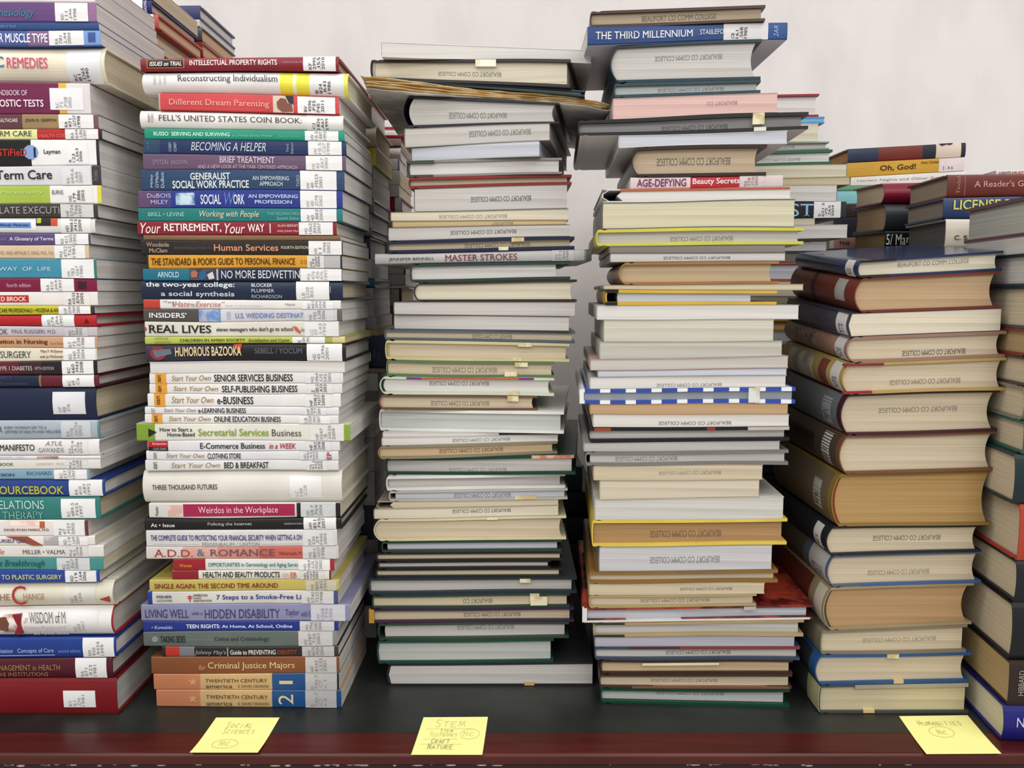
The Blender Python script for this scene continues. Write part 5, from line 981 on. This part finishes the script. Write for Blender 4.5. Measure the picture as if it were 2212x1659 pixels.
RB = [
 ('Hf', 12, 10, 60, 432, '#3a4272', 'blue-boarded hardback near the wall', {'pages': 'w', 'b': .003, 'D': .165}),
 ('Pf', 42, 41, 70, 431, '#d3ccc6', 'white paperback near the wall', {'pages': 'w', 'D': .165}),
 ('Hf', 58, 57, 70, 436, '#5a6068', 'grey tan-paged hardback near the wall', {'pages': '#d9b692', 'D': .16, 'b': .002}),
 ('Hf', 90, 89, 70, 438, '#b5432f', 'orange-red hardback near the wall', {'pages': '#d9b692', 'D': .15, 'b': .003}),
]
stack(1.345, RB, 'behind leftmost front stack', 'behind leftmost front stack', 'books in the third row behind the leftmost stack', D=.165, last=(124, 124), table=False,
      fill=(FILL, 2, 'plain closed book low in the stack nearest wall behind leftmost stack'))
RC = [
 ('Hf', 205, 204, 455, 800, '#a0343a', 'white-paged hardback with maroon boards', {'pages': 'w', 'b': .0028, 'D': .16}),
 ('Rf', 268, 268, 455, 812, '#d3c9ac', 'cream hardback with rounded spine', {'pages': 'o', 'b': .002, 'bulge': .012, 'D': .165}),
 ('Pf', 320, 320, 455, 812, '#cdb52f', 'yellow paperback with small black lettering', {'pages': '#cdbf94', 'D': .16, 'txt': [('BUSINESS', 740, 801, .42, .66, '#3a3414', 'b')]}),
 ('Pf', 358, 358, 455, 806, '#4a5560', 'dark slate paperback', {'pages': 'g', 'D': .15}),
 ('Pf', 382, 382, 455, 806, '#8a8782', 'grey-paged paperback', {'pages': 'g'}),
 ('Hf', 430, 430, 455, 808, '#6d6a68', 'grey hardback with shiny edge', {'pages': 'g'}),
 ('Pf', 462, 462, 455, 800, '#8f8c88', 'plain grey paperback', {'pages': 'g'}),
 ('Hf', 492, 492, 455, 804, '#6a6866', 'dark-cornered grey hardback', {'pages': 'g'}),
 ('Hf', 512, 512, 455, 800, '#22244a', 'navy-spined hardback', {'pages': 'g'}),
 ('Pf', 560, 560, 455, 802, '#a5a29e', 'white-ended paperback', {'pages': 'g'}),
 ('Hf', 601, 601, 455, 810, '#1f5a74', 'bright teal hardback', {'pages': 'g', 'b': .004}),
 ('Pf', 622, 622, 455, 806, '#9a9793', 'pale grey paperback', {'pages': 'g'}),
 ('Pf', 648, 648, 455, 807, '#a3a09c', 'light grey paperback with crease', {'pages': 'g'}),
 ('Pf', 684, 684, 455, 812, '#8c8a88', 'silver-grey paperback', {'pages': 'g'}),
 ('Pf', 712, 712, 455, 815, '#a3825a', 'thin tan paperback', {'pages': 'o'}),
 ('Hf', 726, 726, 455, 834, '#1a2540', 'navy hardback with grey spine lettering', {'pages': 'g', 'D': .15, 'txt': [('ARAB', 806, 811, .4, .7, '#5a6680', 'r'), ('ASY', 816, 821, .5, .8, '#5a6680', 'r')]}),
 ('Pf', 796, 796, 455, 832, '#8d7a68', 'thin brown paperback', {'pages': 'o'}),
 ('Pf', 806, 806, 455, 816, '#aaa8a4', 'white paperback', {'pages': 'w'}),
 ('Pf', 845, 845, 455, 812, '#77746f', 'dull grey paperback', {'pages': 'g'}),
]
stack(1.195, RC, 'behind second front stack', 'topping stack behind second front stack', 'books in the stack behind the second front stack', D=.165, last=(872, 872), table=False,
      fill=(FILL, 3, 'grey-paged book low down in the stack behind second front stack'))
RD = [
 ('Pf', 245, 244, 570, 872, '#e3e0de', 'white paperback with small digits', {'pages': 'w', 'txt': [('1 - 1', 848, 862, .72, .86, '#6a6866')]}),
 ('Hf', 276, 275, 570, 873, '#b5242e', 'scarlet hardback with white label', {'pages': 'w', 'b': .004, 'pic': [(780, 873, .26, .72, '#e3dfdc')]}),
 ('Pf', 299, 299, 570, 866, '#8f7b6c', 'taupe paperback', {'pages': 'o'}),
 ('Rf', 316, 316, 570, 865, '#d9d0c6', 'white hardback with peach hinge', {'pages': 'w', 'b': .002, 'bulge': .006}),
 ('Pf', 344, 344, 570, 863, '#d6d3d6', 'white paperback with mauve end', {'pages': 'w', 'segs': [(859, '#d9d7d7'), (863, '#8a87a0')]}),
 ('Pf', 368, 368, 570, 864, '#e6e4e1', 'bright white paperback', {'pages': 'o'}),
 ('Pf', 400, 400, 570, 862, '#dad8d9', 'white paperback with call number', {'pages': 'c', 'lab': [(812, 858, 'HV|2004', DK, .02, .98, '#dad8d9')]}),
 ('Hf', 426, 426, 570, 868, '#a82636', 'white-jacketed hardback with crimson square', {'pages': 'w', 'segs': [(840, '#dcd9d7'), (853, '#b01f42'), (867, '#e0dedc'), (868, '#b02a34')]}),
 ('Pf', 458, 458, 570, 862, '#b9b4ac', 'cream paperback half hidden', {'pages': 'o'}),
 ('Pf', 500, 500, 570, 862, '#a9a7a3', 'grey paperback half hidden', {'pages': 'g'}),
 ('Pf', 560, 560, 570, 876, '#c9c8c6', 'white and navy ended paperback', {'pages': 'g', 'segs': [(872, '#bcbab8'), (876, '#2f3644')]}),
 ('Pf', 592, 592, 570, 876, '#b3b2ae', 'pale paperback with faint label', {'pages': 'g'}),
 ('Hf', 616, 616, 570, 884, '#cfcdc7', 'thin white-boarded hardback', {'pages': 'w'}),
 ('Pf', 624, 624, 570, 868, '#adaba7', 'black-ended grey paperback', {'pages': 'o', 'segs': [(862, '#adaba7'), (868, '#262626')]}),
]
stack(1.385, RD, 'third row back, past second stack', 'standing third row back, past second stack', 'books in the third row behind the second front stack', D=.165, last=(660, 660), table=False,
      fill=(FILL, 4, 'plain grey book low down third row back past second stack'))
# behind the fourth stack
RE = [
 ('Hl', 207, 202, 1500, 1769, '#a81f36', 'crimson hardback with white pages', {'pages': 'w', 'b': .003}),
 ('Pl', 256, 252, 1500, 1781, '#4f96cc', 'thin sky blue paperback', {'pages': '#7fb2d8', 'b': .0022}),
 ('Pl', 271, 267, 1490, 1768, '#d6d0c0', 'cream-paged paperback', {'pages': 'c'}),
 ('Hl', 310, 305, 1510, 1791, '#8a938c', 'grey-green hardback', {'pages': 'g', 'st': (1640, 1718, .4, .7)}),
 ('Hl', 331, 323, 1510, 1798, '#2f6a4c', 'green hardback with white pages', {'pages': 'w', 'b': .0036, 'st': (1645, 1730, .5, .7, 'u', .35)}),
 ('Pl', 362, 354, 1510, 1829, '#b3a98c', 'slack cream-paged paperback', {'pages': 'c'}),
 ('Pl', 388, 382, 1520, 1836, '#b5a787', 'thick slack paperback', {'pages': '#cfc29f'}),
 ('Pl', 402, 400, 1530, 1808, '#d3d0cc', 'white-paged paperback', {'pages': 'w'}),
 ('Pf', 438, 434, 1520, 1828, '#1d2128', 'black paperback spine with big pale blue capitals', {'segs': [(1758, '#161b24'), (1816, '#e0dedd'), (1828, '#33363a')], 'lab': [(1758, 1815, 'S|621.5|.V5|.S65|2004', DK, .02, .98, '#e3e1e0')], 'txt': [('HARVEST', 1550, 1757, .14, .88, '#9cc4de', 's')], 'D': .2}),
 ('Pl', 474, 471, 1490, 1761, '#cfc5a8', 'ivory paperback', {'pages': 'c'}),
 ('Pl', 490, 485, 1520, 1831, '#d6d2cc', 'loose white magazine-like paperback', {'pages': 'w'}),
 ('Hl', 519, 515, 1500, 1792, '#3c3836', 'grey-paged hardback with black boards', {'pages': '#bdbbbd', 'b': .003, 'st': (1690, 1752, .1, .3)}),
 ('Pl', 548, 546, 1510, 1812, '#55504d', 'dark grey paperback', {'pages': '#77726e'}),
 ('Hl', 567, 566, 1500, 1790, '#b9563a', 'hardback with orange lower board', {'pages': 'b', 'b': .003}),
 ('Pl', 608, 607, 1490, 1758, '#a89f86', 'paperback with curling leaves', {'pages': '#cfc8b0'}),
 ('Pl', 640, 640, 1490, 1770, '#8a8478', 'dull olive paperback', {'pages': '#9a8f78'}),
 ('Pl', 656, 656, 1490, 1760, '#b3afa4', 'pale grey-green paperback', {'pages': 'g'}),
 ('Hl', 690, 690, 1490, 1762, '#b89048', 'mustard-edged hardback with tan pages', {'pages': '#cfae7f', 'b': .003}),
 ('Pl', 716, 716, 1490, 1765, '#aaa5ae', 'lavender-white paperback', {'pages': 'b'}),
 ('Hl', 738, 738, 1490, 1762, '#b5b0a0', 'ivory-edged hardback', {'pages': 'o', 'b': .004}),
 ('Pl', 770, 770, 1490, 1756, '#8f897c', 'grey-brown paperback', {'pages': 'o'}),
]
stack(1.30, RE, 'behind fourth front stack', 'behind fourth front stack', 'books in the stack behind the fourth front stack', D=.2, last=(800, 800), table=False,
      fill=(FILL, 5, 'plain book low down in the stack behind fourth front stack'))
RF = [
 ('Hf', 321, 307, 1832, 2086, '#2f3a52', 'navy hardback with rust band and torn label', {'pages': '#a87a4f', 'D': .14, 'segs': [(1898, '#2f3a56'), (1993, '#7d3022'), (2086, '#2a2e3a')], 'pic': [(2022, 2076, .02, .98, '#d9c8b8')], 'shape': [([(2028, .0), (2058, .0), (2052, .12), (2044, .05), (2034, .16)], '#2f3440')]}),
 ('Pf', 352, 339, 1830, 2083, '#d3a33a', 'amber paperback with black lettering', {'pages': 'c', 'D': .14, 'lab': [(2028, 2083, '', DK, .02, .98, '#dfd0cf')], 'txt': [('Oh, God!', 1901, 1978, .28, .72, '#4a3510', 'b'), ('Avery Corman', 1989, 2027, .12, .4, '#7d5c1c', 'b'), ('2 . A 6', 2036, 2058, .6, .82, '#5a5050')]}),
 ('Pf', 383, 369, 1838, 2086, '#e3dfda', 'white paperback with thin grey serif', {'pages': 'w', 'D': .14, 'txt': [('Harlem Nights and Other Stories', 1852, 2050, .3, .6, '#a9a3a0')]}),
 ('Pf', 402, 398, 1809, 2050, '#6fa380', 'sage green paperback', {'pages': 'w', 'D': .14}),
 ('Pf', 413, 410, 1808, 2050, '#93cfd6', 'pale aqua paperback', {'pages': 'w', 'D': .14}),
 ('Pf', 442, 440, 1812, 2050, '#4a3f3c', 'dark plum paperback', {'pages': 'g', 'D': .14}),
 ('Pf', 470, 468, 1800, 2050, '#3f4452', 'charcoal blue paperback', {'pages': 'w', 'D': .14}),
 ('Pf', 512, 510, 1792, 2050, '#d3a8a0', 'pink paperback with black capitals', {'pages': 'o', 'D': .14, 'segs': [(1801, '#d6cfc9'), (2050, '#c99a92')], 'txt': [('THE', 1812, 1836, .35, .68, '#3a2826', 'b')]}),
]
stack(1.46, RF, 'by wall behind fifth stack', 'by wall behind fifth stack', 'books by the wall behind the fifth front stack', D=.14, last=(538, 537), table=False,
      fill=(FILL, 6, 'plain closed book low in the stack by wall behind fifth stack'))
RG = [
 ('Rf', 394, 388, 1911, 2190, '#8a1c38', 'crimson round-backed hardback', {'pages': 'o', 'D': .12, 'b': .0026, 'bulge': .012}),
 ('Rf', 440, 438, 1914, 2190, '#33353a', 'charcoal hardback with tan pages', {'pages': '#b5987a', 'D': .125, 'bulge': .008}),
 ('Hf', 498, 497, 1912, 2190, '#141416', 'black hardback with white serif lettering', {'pages': '#8a7450', 'D': .125, 'txt': [('5/ Ma', 1914, 1956, .18, .78, '#d9d5d0', 's'), ('rgaret', 1958, 2020, .3, .85, '#d9d5d0')]}),
]
stack(1.29, RG, 'directly behind fifth stack', 'directly behind fifth stack', 'books directly behind the fifth front stack', D=.125, last=(537, 536), table=False,
      fill=(FILL, 7, 'plain closed book low in the stack directly behind fifth stack'), K=lambda y: .03)
RH = [
 ('Pf', 368, 362, 2152, 2500, '#d8cfca', 'white paperback with red and black capitals', {'pages': 'w', 'D': .1, 'dy': .02, 'txt': [('LIGHTS', 2158, 2184, .2, .7, '#5a5452', 'b'), ('MUST', 2187, 2212, .2, .7, '#b5564a', 'b')]}),
 ('Hf', 381, 377, 2047, 2490, '#74312a', 'red-brown hardback with pink-white serif', {'pages': '#a08d7c', 'D': .13, 'b': .0026, 'txt': [("A Reader's Guide to Poetry", 2104, 2330, .3, .66, '#d9aa98', 's'), ('Tindall', 2066, 2074, .1, .85, '#c08a78', 'r')], 'pic': [(2084, 2086, .05, .95, '#a8604f')]}),
 ('Hf', 426, 422, 2038, 2490, '#33466e', 'dark blue hardback with yellow capitals', {'pages': '#8f8578', 'D': .125, 'b': .0026, 'txt': [('LICENSE RENEWED', 2060, 2300, .12, .58, '#d6cf6a', 'b')]}),
 ('Hf', 472, 470, 2043, 2490, '#d9d0be', 'ivory hardback with black initial', {'pages': '#5f5a58', 'D': .13, 'b': .0026, 'txt': [('C.', 2062, 2076, .56, .72, '#3d3834', 'b'), ('S. LEWIS', 2082, 2160, .56, .72, '#3d3834', 'b')]}),
]
stack(1.12, RH, 'behind rightmost front stack', 'topping stack behind rightmost front stack', 'books behind the rightmost front stack', D=.13, last=(536, 536), table=False, yaw=3.0,
      fill=(FILL, 8, 'plain closed book low in the stack behind rightmost front stack'))
RI = [
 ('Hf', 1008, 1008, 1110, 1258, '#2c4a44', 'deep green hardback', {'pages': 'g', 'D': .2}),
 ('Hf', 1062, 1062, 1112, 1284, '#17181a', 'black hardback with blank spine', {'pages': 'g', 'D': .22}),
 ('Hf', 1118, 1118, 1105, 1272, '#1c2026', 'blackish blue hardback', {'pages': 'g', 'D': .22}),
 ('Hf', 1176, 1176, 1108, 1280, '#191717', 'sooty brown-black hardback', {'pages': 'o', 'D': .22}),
]
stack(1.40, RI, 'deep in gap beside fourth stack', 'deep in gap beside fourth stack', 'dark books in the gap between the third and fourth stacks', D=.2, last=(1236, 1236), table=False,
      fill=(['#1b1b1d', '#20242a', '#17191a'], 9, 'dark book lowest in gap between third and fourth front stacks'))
# ------------------------------------------------------------------ room shell
WALL_Y = 1.80
m_wall, nt, p = base('wallpaper_white', 0.75, 0.2)
p.inputs['Base Color'].default_value = (*lin('#e6e0dd'), 1)
tc = N(nt, 'ShaderNodeTexCoord')
mp = N(nt, 'ShaderNodeMapping')
mp.inputs['Scale'].default_value = (260, 260, 45)
nz = N(nt, 'ShaderNodeTexNoise')
nz.inputs['Scale'].default_value = 1.0
nz.inputs['Detail'].default_value = 4.0
mp2 = N(nt, 'ShaderNodeMapping')
mp2.inputs['Scale'].default_value = (9, 9, 4)
nz2 = N(nt, 'ShaderNodeTexNoise')
nz2.inputs['Scale'].default_value = 1.0
nz2.inputs['Detail'].default_value = 5.0
cr = N(nt, 'ShaderNodeValToRGB')
cr.color_ramp.elements[0].color = (*lin('#dbd5d2'), 1)
cr.color_ramp.elements[1].color = (*lin('#e6e0dd'), 1)
cr.color_ramp.elements[0].position, cr.color_ramp.elements[1].position = 0.3, 0.55
bp = N(nt, 'ShaderNodeBump')
bp.inputs['Strength'].default_value = 0.25
bp.inputs['Distance'].default_value = 0.002
nt.links.new(tc.outputs['Object'], mp.inputs[0])
nt.links.new(tc.outputs['Object'], mp2.inputs[0])
nt.links.new(mp.outputs[0], nz.inputs['Vector'])
nt.links.new(mp2.outputs[0], nz2.inputs['Vector'])
nt.links.new(nz2.outputs['Fac'], cr.inputs[0])
nt.links.new(cr.outputs[0], p.inputs['Base Color'])
nt.links.new(nz.outputs['Fac'], bp.inputs['Height'])
nt.links.new(bp.outputs[0], p.inputs['Normal'])
v, f = box_data(-2.6, 2.6, WALL_Y, WALL_Y + 0.1, 0, 2.72)
structure(link('wall_back', v, f, [m_wall]))
m_floor, nt, p = base('vinyl_beige', 0.6, 0.1)
mix_noise(nt, p, lin('#b3ada5'), lin('#c4beb6'), 120.0)
v, f = box_data(-2.6, 2.6, -2.4, WALL_Y, -0.05, 0)
structure(link('floor', v, f, [m_floor]))

# ------------------------------------------------------------------ table
TF, TB, TX = 0.884, 1.77, 1.55
SEAM = at_z(1106, 1583, TABLE_Z).y
m_lam, nt, p = base('dark_laminate', 0.42, 0.45)
mix_noise(nt, p, lin('#181a18'), lin('#2a2d2a'), 11.0, (1, 1, 1), 0.35, 0.68, detail=6.0)
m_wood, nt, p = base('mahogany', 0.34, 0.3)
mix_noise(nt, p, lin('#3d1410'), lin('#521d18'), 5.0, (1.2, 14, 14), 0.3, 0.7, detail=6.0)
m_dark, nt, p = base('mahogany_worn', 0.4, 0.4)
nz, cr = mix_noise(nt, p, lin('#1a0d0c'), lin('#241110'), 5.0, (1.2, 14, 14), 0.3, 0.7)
tb = bpy.data.objects.new('table', None)
C.objects.link(tb)
tb.location = (0, (TF + TB) / 2, 0)
tag(tb, 'long table with dark laminate top and mahogany edge under all the stacks', 'table')
oy = tb.location.y
v, f = box_data(-TX, TX, SEAM - oy, TB - oy, TABLE_Z - 0.03, TABLE_Z)
link('tabletop', v, f, [m_lam], tb)
# front edge: flat band, rounded nose and a moulded dark face below
prof = [(SEAM, TABLE_Z - 0.0002)]
r = 0.0045
for i in range(7):
    a = math.pi / 2 * i / 6
    prof.append((TF + r - r * math.sin(a), TABLE_Z - 0.0002 - r + r * math.cos(a)))
prof += [(TF + 0.0005, TABLE_Z - 0.012), (TF + 0.004, TABLE_Z - 0.015), (TF + 0.004, TABLE_Z - 0.05), (SEAM, TABLE_Z - 0.05)]
n = len(prof)
V = [(x, y - oy, z) for x in (-TX, TX) for y, z in prof]
F = [tuple(range(n)), tuple(range(2 * n - 1, n - 1, -1))] + [(i, (i + 1) % n, n + (i + 1) % n, n + i) for i in range(n)]
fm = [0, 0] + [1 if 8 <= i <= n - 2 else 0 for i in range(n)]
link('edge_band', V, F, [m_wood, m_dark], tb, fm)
rnd = random.Random(11)
m_chip, nt, p = base('bare_chip', 0.7, 0.2)
p.inputs['Base Color'].default_value = (*lin('#a8a09c'), 1)
V, F = [], []
for i in range(46):
    x = rnd.choice([rnd.uniform(-.55, -.1), rnd.uniform(-.55, .0), rnd.uniform(.1, .45)])
    w, h = rnd.uniform(.0012, .006), rnd.uniform(.0005, .0012)
    z = TABLE_Z - 0.0135 + rnd.uniform(-.001, .001)
    b_ = len(V)
    y = TF - oy + 0.0015
    V += [(x - w, y, z), (x - w * .3, y, z - h), (x + w * .8, y, z - h * .6), (x + w, y, z + h * .3), (x, y, z + h)]
    V += [(a, y + 0.004, c) for a, _, c in V[b_:b_ + 5]]
    F += [tuple(range(b_, b_ + 5))] + [(b_ + k, b_ + (k + 1) % 5, b_ + 5 + (k + 1) % 5, b_ + 5 + k) for k in range(5)]
o = link('edge_scratch', V, F, [m_chip], tb)
o['kind'] = 'stuff'
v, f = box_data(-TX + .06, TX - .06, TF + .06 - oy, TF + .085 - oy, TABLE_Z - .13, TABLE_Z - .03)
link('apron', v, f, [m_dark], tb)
for sx in (-1, 1):
    for y in (TF + .1, TB - .1):
        v, f = box_data(sx * (TX - .12) - .035, sx * (TX - .12) + .035, y - .035 - oy, y + .035 - oy, 0, TABLE_Z - .03)
        link('leg', v, f, [m_dark], tb)

# ------------------------------------------------------------------ sticky notes with pencil capitals
GL = {'A': [[(0, 0), (.5, 1), (1, 0)], [(.22, .4), (.8, .4)]], 'B': [[(0, 0), (0, 1), (.7, .95), (.75, .6), (0, .52), (.85, .4), (.8, .05), (0, 0)]],
      'C': [[(.95, .85), (.6, 1), (.15, .75), (.05, .3), (.4, 0), (.95, .12)]], 'E': [[(.9, 1), (0, 1), (0, 0), (.95, 0)], [(0, .5), (.7, .5)]],
      'F': [[(.9, 1), (0, 1), (0, 0)], [(0, .5), (.7, .5)]], 'H': [[(0, 0), (0, 1)], [(.9, 0), (.9, 1)], [(0, .5), (.9, .5)]], 'I': [[(.4, 0), (.4, 1)]],
      'K': [[(0, 0), (0, 1)], [(.9, 1), (0, .45), (.9, 0)]], 'L': [[(0, 1), (0, 0), (.9, 0)]], 'M': [[(0, 0), (.15, 1), (.5, .35), (.85, 1), (1, 0)]],
      'N': [[(0, 0), (.05, 1), (.85, 0), (.9, 1)]], 'O': [[(.5, 1), (.1, .75), (.1, .25), (.5, 0), (.9, .25), (.9, .75), (.5, 1)]],
      'R': [[(0, 0), (0, 1), (.75, .9), (.75, .6), (0, .5), (.9, 0)]], 'S': [[(.9, .9), (.4, 1), (.1, .75), (.8, .4), (.7, .05), (.05, .08)]],
      'T': [[(0, 1), (1, 1)], [(.5, 1), (.45, 0)]], 'U': [[(0, 1), (.05, .2), (.45, 0), (.85, .2), (.9, 1)]], 'X': [[(0, 0), (.9, 1)], [(0, 1), (.9, 0)]]}
m_note, nt, p = base('note_yellow', 0.8, 0.15)
p.inputs['Base Color'].default_value = (*lin('#f6f39d'), 1)
m_pencil, nt, p = base('pencil', 0.7, 0.2)
p.inputs['Base Color'].default_value = (*lin('#dad593'), 1)
m_pencil2, nt, p = base('pencil_dark', 0.7, 0.2)
p.inputs['Base Color'].default_value = (*lin('#b3ac78'), 1)

def note(corners, lines, label, curl):
    """corners: far-left, far-right, near-right, near-left, in photo pixels on the tabletop; lines: (text, x, y, width, height) in the note's own square, y from the far edge"""
    P = [at_z(x, y, TABLE_Z) for x, y in corners]
    O = (P[0] + P[1] + P[2] + P[3]) / 4
    root = bpy.data.objects.new('sticky_note', None)
    C.objects.link(root)
    root.location = (O.x, O.y, TABLE_Z)
    tag(root, label, 'sticky note', 'yellow sticky notes along the table edge')
    def q(u, v, h=0.0):
        a = P[0].lerp(P[1], u)
        b = P[3].lerp(P[2], u)
        w = a.lerp(b, v) - O
        return (w.x, w.y, 0.0006 + curl * max(0.0, v - 0.45) ** 2 + h)
    n_ = 16
    V = [q(i / n_, j / n_) for j in range(n_ + 1) for i in range(n_ + 1)]
    F = [(j * (n_ + 1) + i, j * (n_ + 1) + i + 1, (j + 1) * (n_ + 1) + i + 1, (j + 1) * (n_ + 1) + i) for j in range(n_) for i in range(n_)]
    o = link('sheet', V, F, [m_note], root)
    md = o.modifiers.new('thickness', 'SOLIDIFY')
    md.thickness = 0.0003
    V, F, fm = [], [], []
    def stroke(pts, w=0.006, dark=False):
        for (a, b), (c, d) in zip(pts, pts[1:]):
            dx, dy = c - a, d - b
            l = math.hypot(dx, dy) or 1
            nx, ny = -dy / l * w, dx / l * w
            k = len(V)
            V.extend([q(a + nx, b + ny, .0007), q(a - nx, b - ny, .0007), q(c - nx, d - ny, .0007), q(c + nx, d + ny, .0007)])
            F.append((k, k + 1, k + 2, k + 3))
            fm.append(1 if dark else 0)
    rr = random.Random(len(label))
    for L_ in lines:
        if L_[0] == '-':
            stroke([(L_[1], L_[2]), (L_[1] + L_[3], L_[2] + L_[4])], .004)
        elif L_[0] == 'o':
            stroke([(L_[1] + L_[3] * math.cos(a / 24 * 2 * math.pi), L_[2] + L_[4] * math.sin(a / 24 * 2 * math.pi)) for a in range(25)], .005)
        else:
            t, x, y, w, h = L_[:5]
            cw = w / len(t)
            for i, ch in enumerate(t):
                k = 1.18 if i == 0 else 0.86
                for s_ in GL.get(ch, []):
                    stroke([(x + cw * (i + a * .72) + rr.uniform(-.004, .004), y - h * k * b + rr.uniform(-.006, .006)) for a, b in s_], .006, len(L_) > 5)
    link('handwriting', V, F, [m_pencil, m_pencil2], root, fm, recalc=False)

note([(467, 1551), (604, 1551), (557, 1632), (410, 1632)], [('SOCIAL', .25, .3, .44, .13), ('SCIENCES', .26, .46, .5, .12), ('NC', .34, .8, .17, .12), ('o', .42, .75, .19, .13)],
     'yellow sticky note about social sciences under the second front stack', .010)
note([(915, 1551), (1054, 1550), (1042, 1634), (888, 1634)], [('STEM', .22, .28, .48, .17), ('-', .1, .33, .7, 0), ('STEM', .32, .42, .2, .07), ('TEXTBOOKS', .18, .53, .42, .1), ('-', .1, .6, .5, 0), ('CRAFT', .23, .71, .28, .11, 1), ('-', .08, .73, .6, .005), ('NATURE', .2, .86, .38, .12, 1), ('NC', .68, .52, .17, .11), ('o', .77, .47, .14, .13)],
     'yellow sticky note with ruled pencil list under the third front stack', .004)
note([(1942, 1548), (2090, 1546), (2163, 1632), (2001, 1633)], [('HUMANITIES', .2, .27, .62, .11), ('NC', .38, .5, .14, .1), ('o', .44, .44, .17, .14)],
     'yellow sticky note about humanities under the fifth front stack', .006)

flush_letters()
print('things', len([o for o in SC.objects if o.parent is None]), 'objects', len(SC.objects))
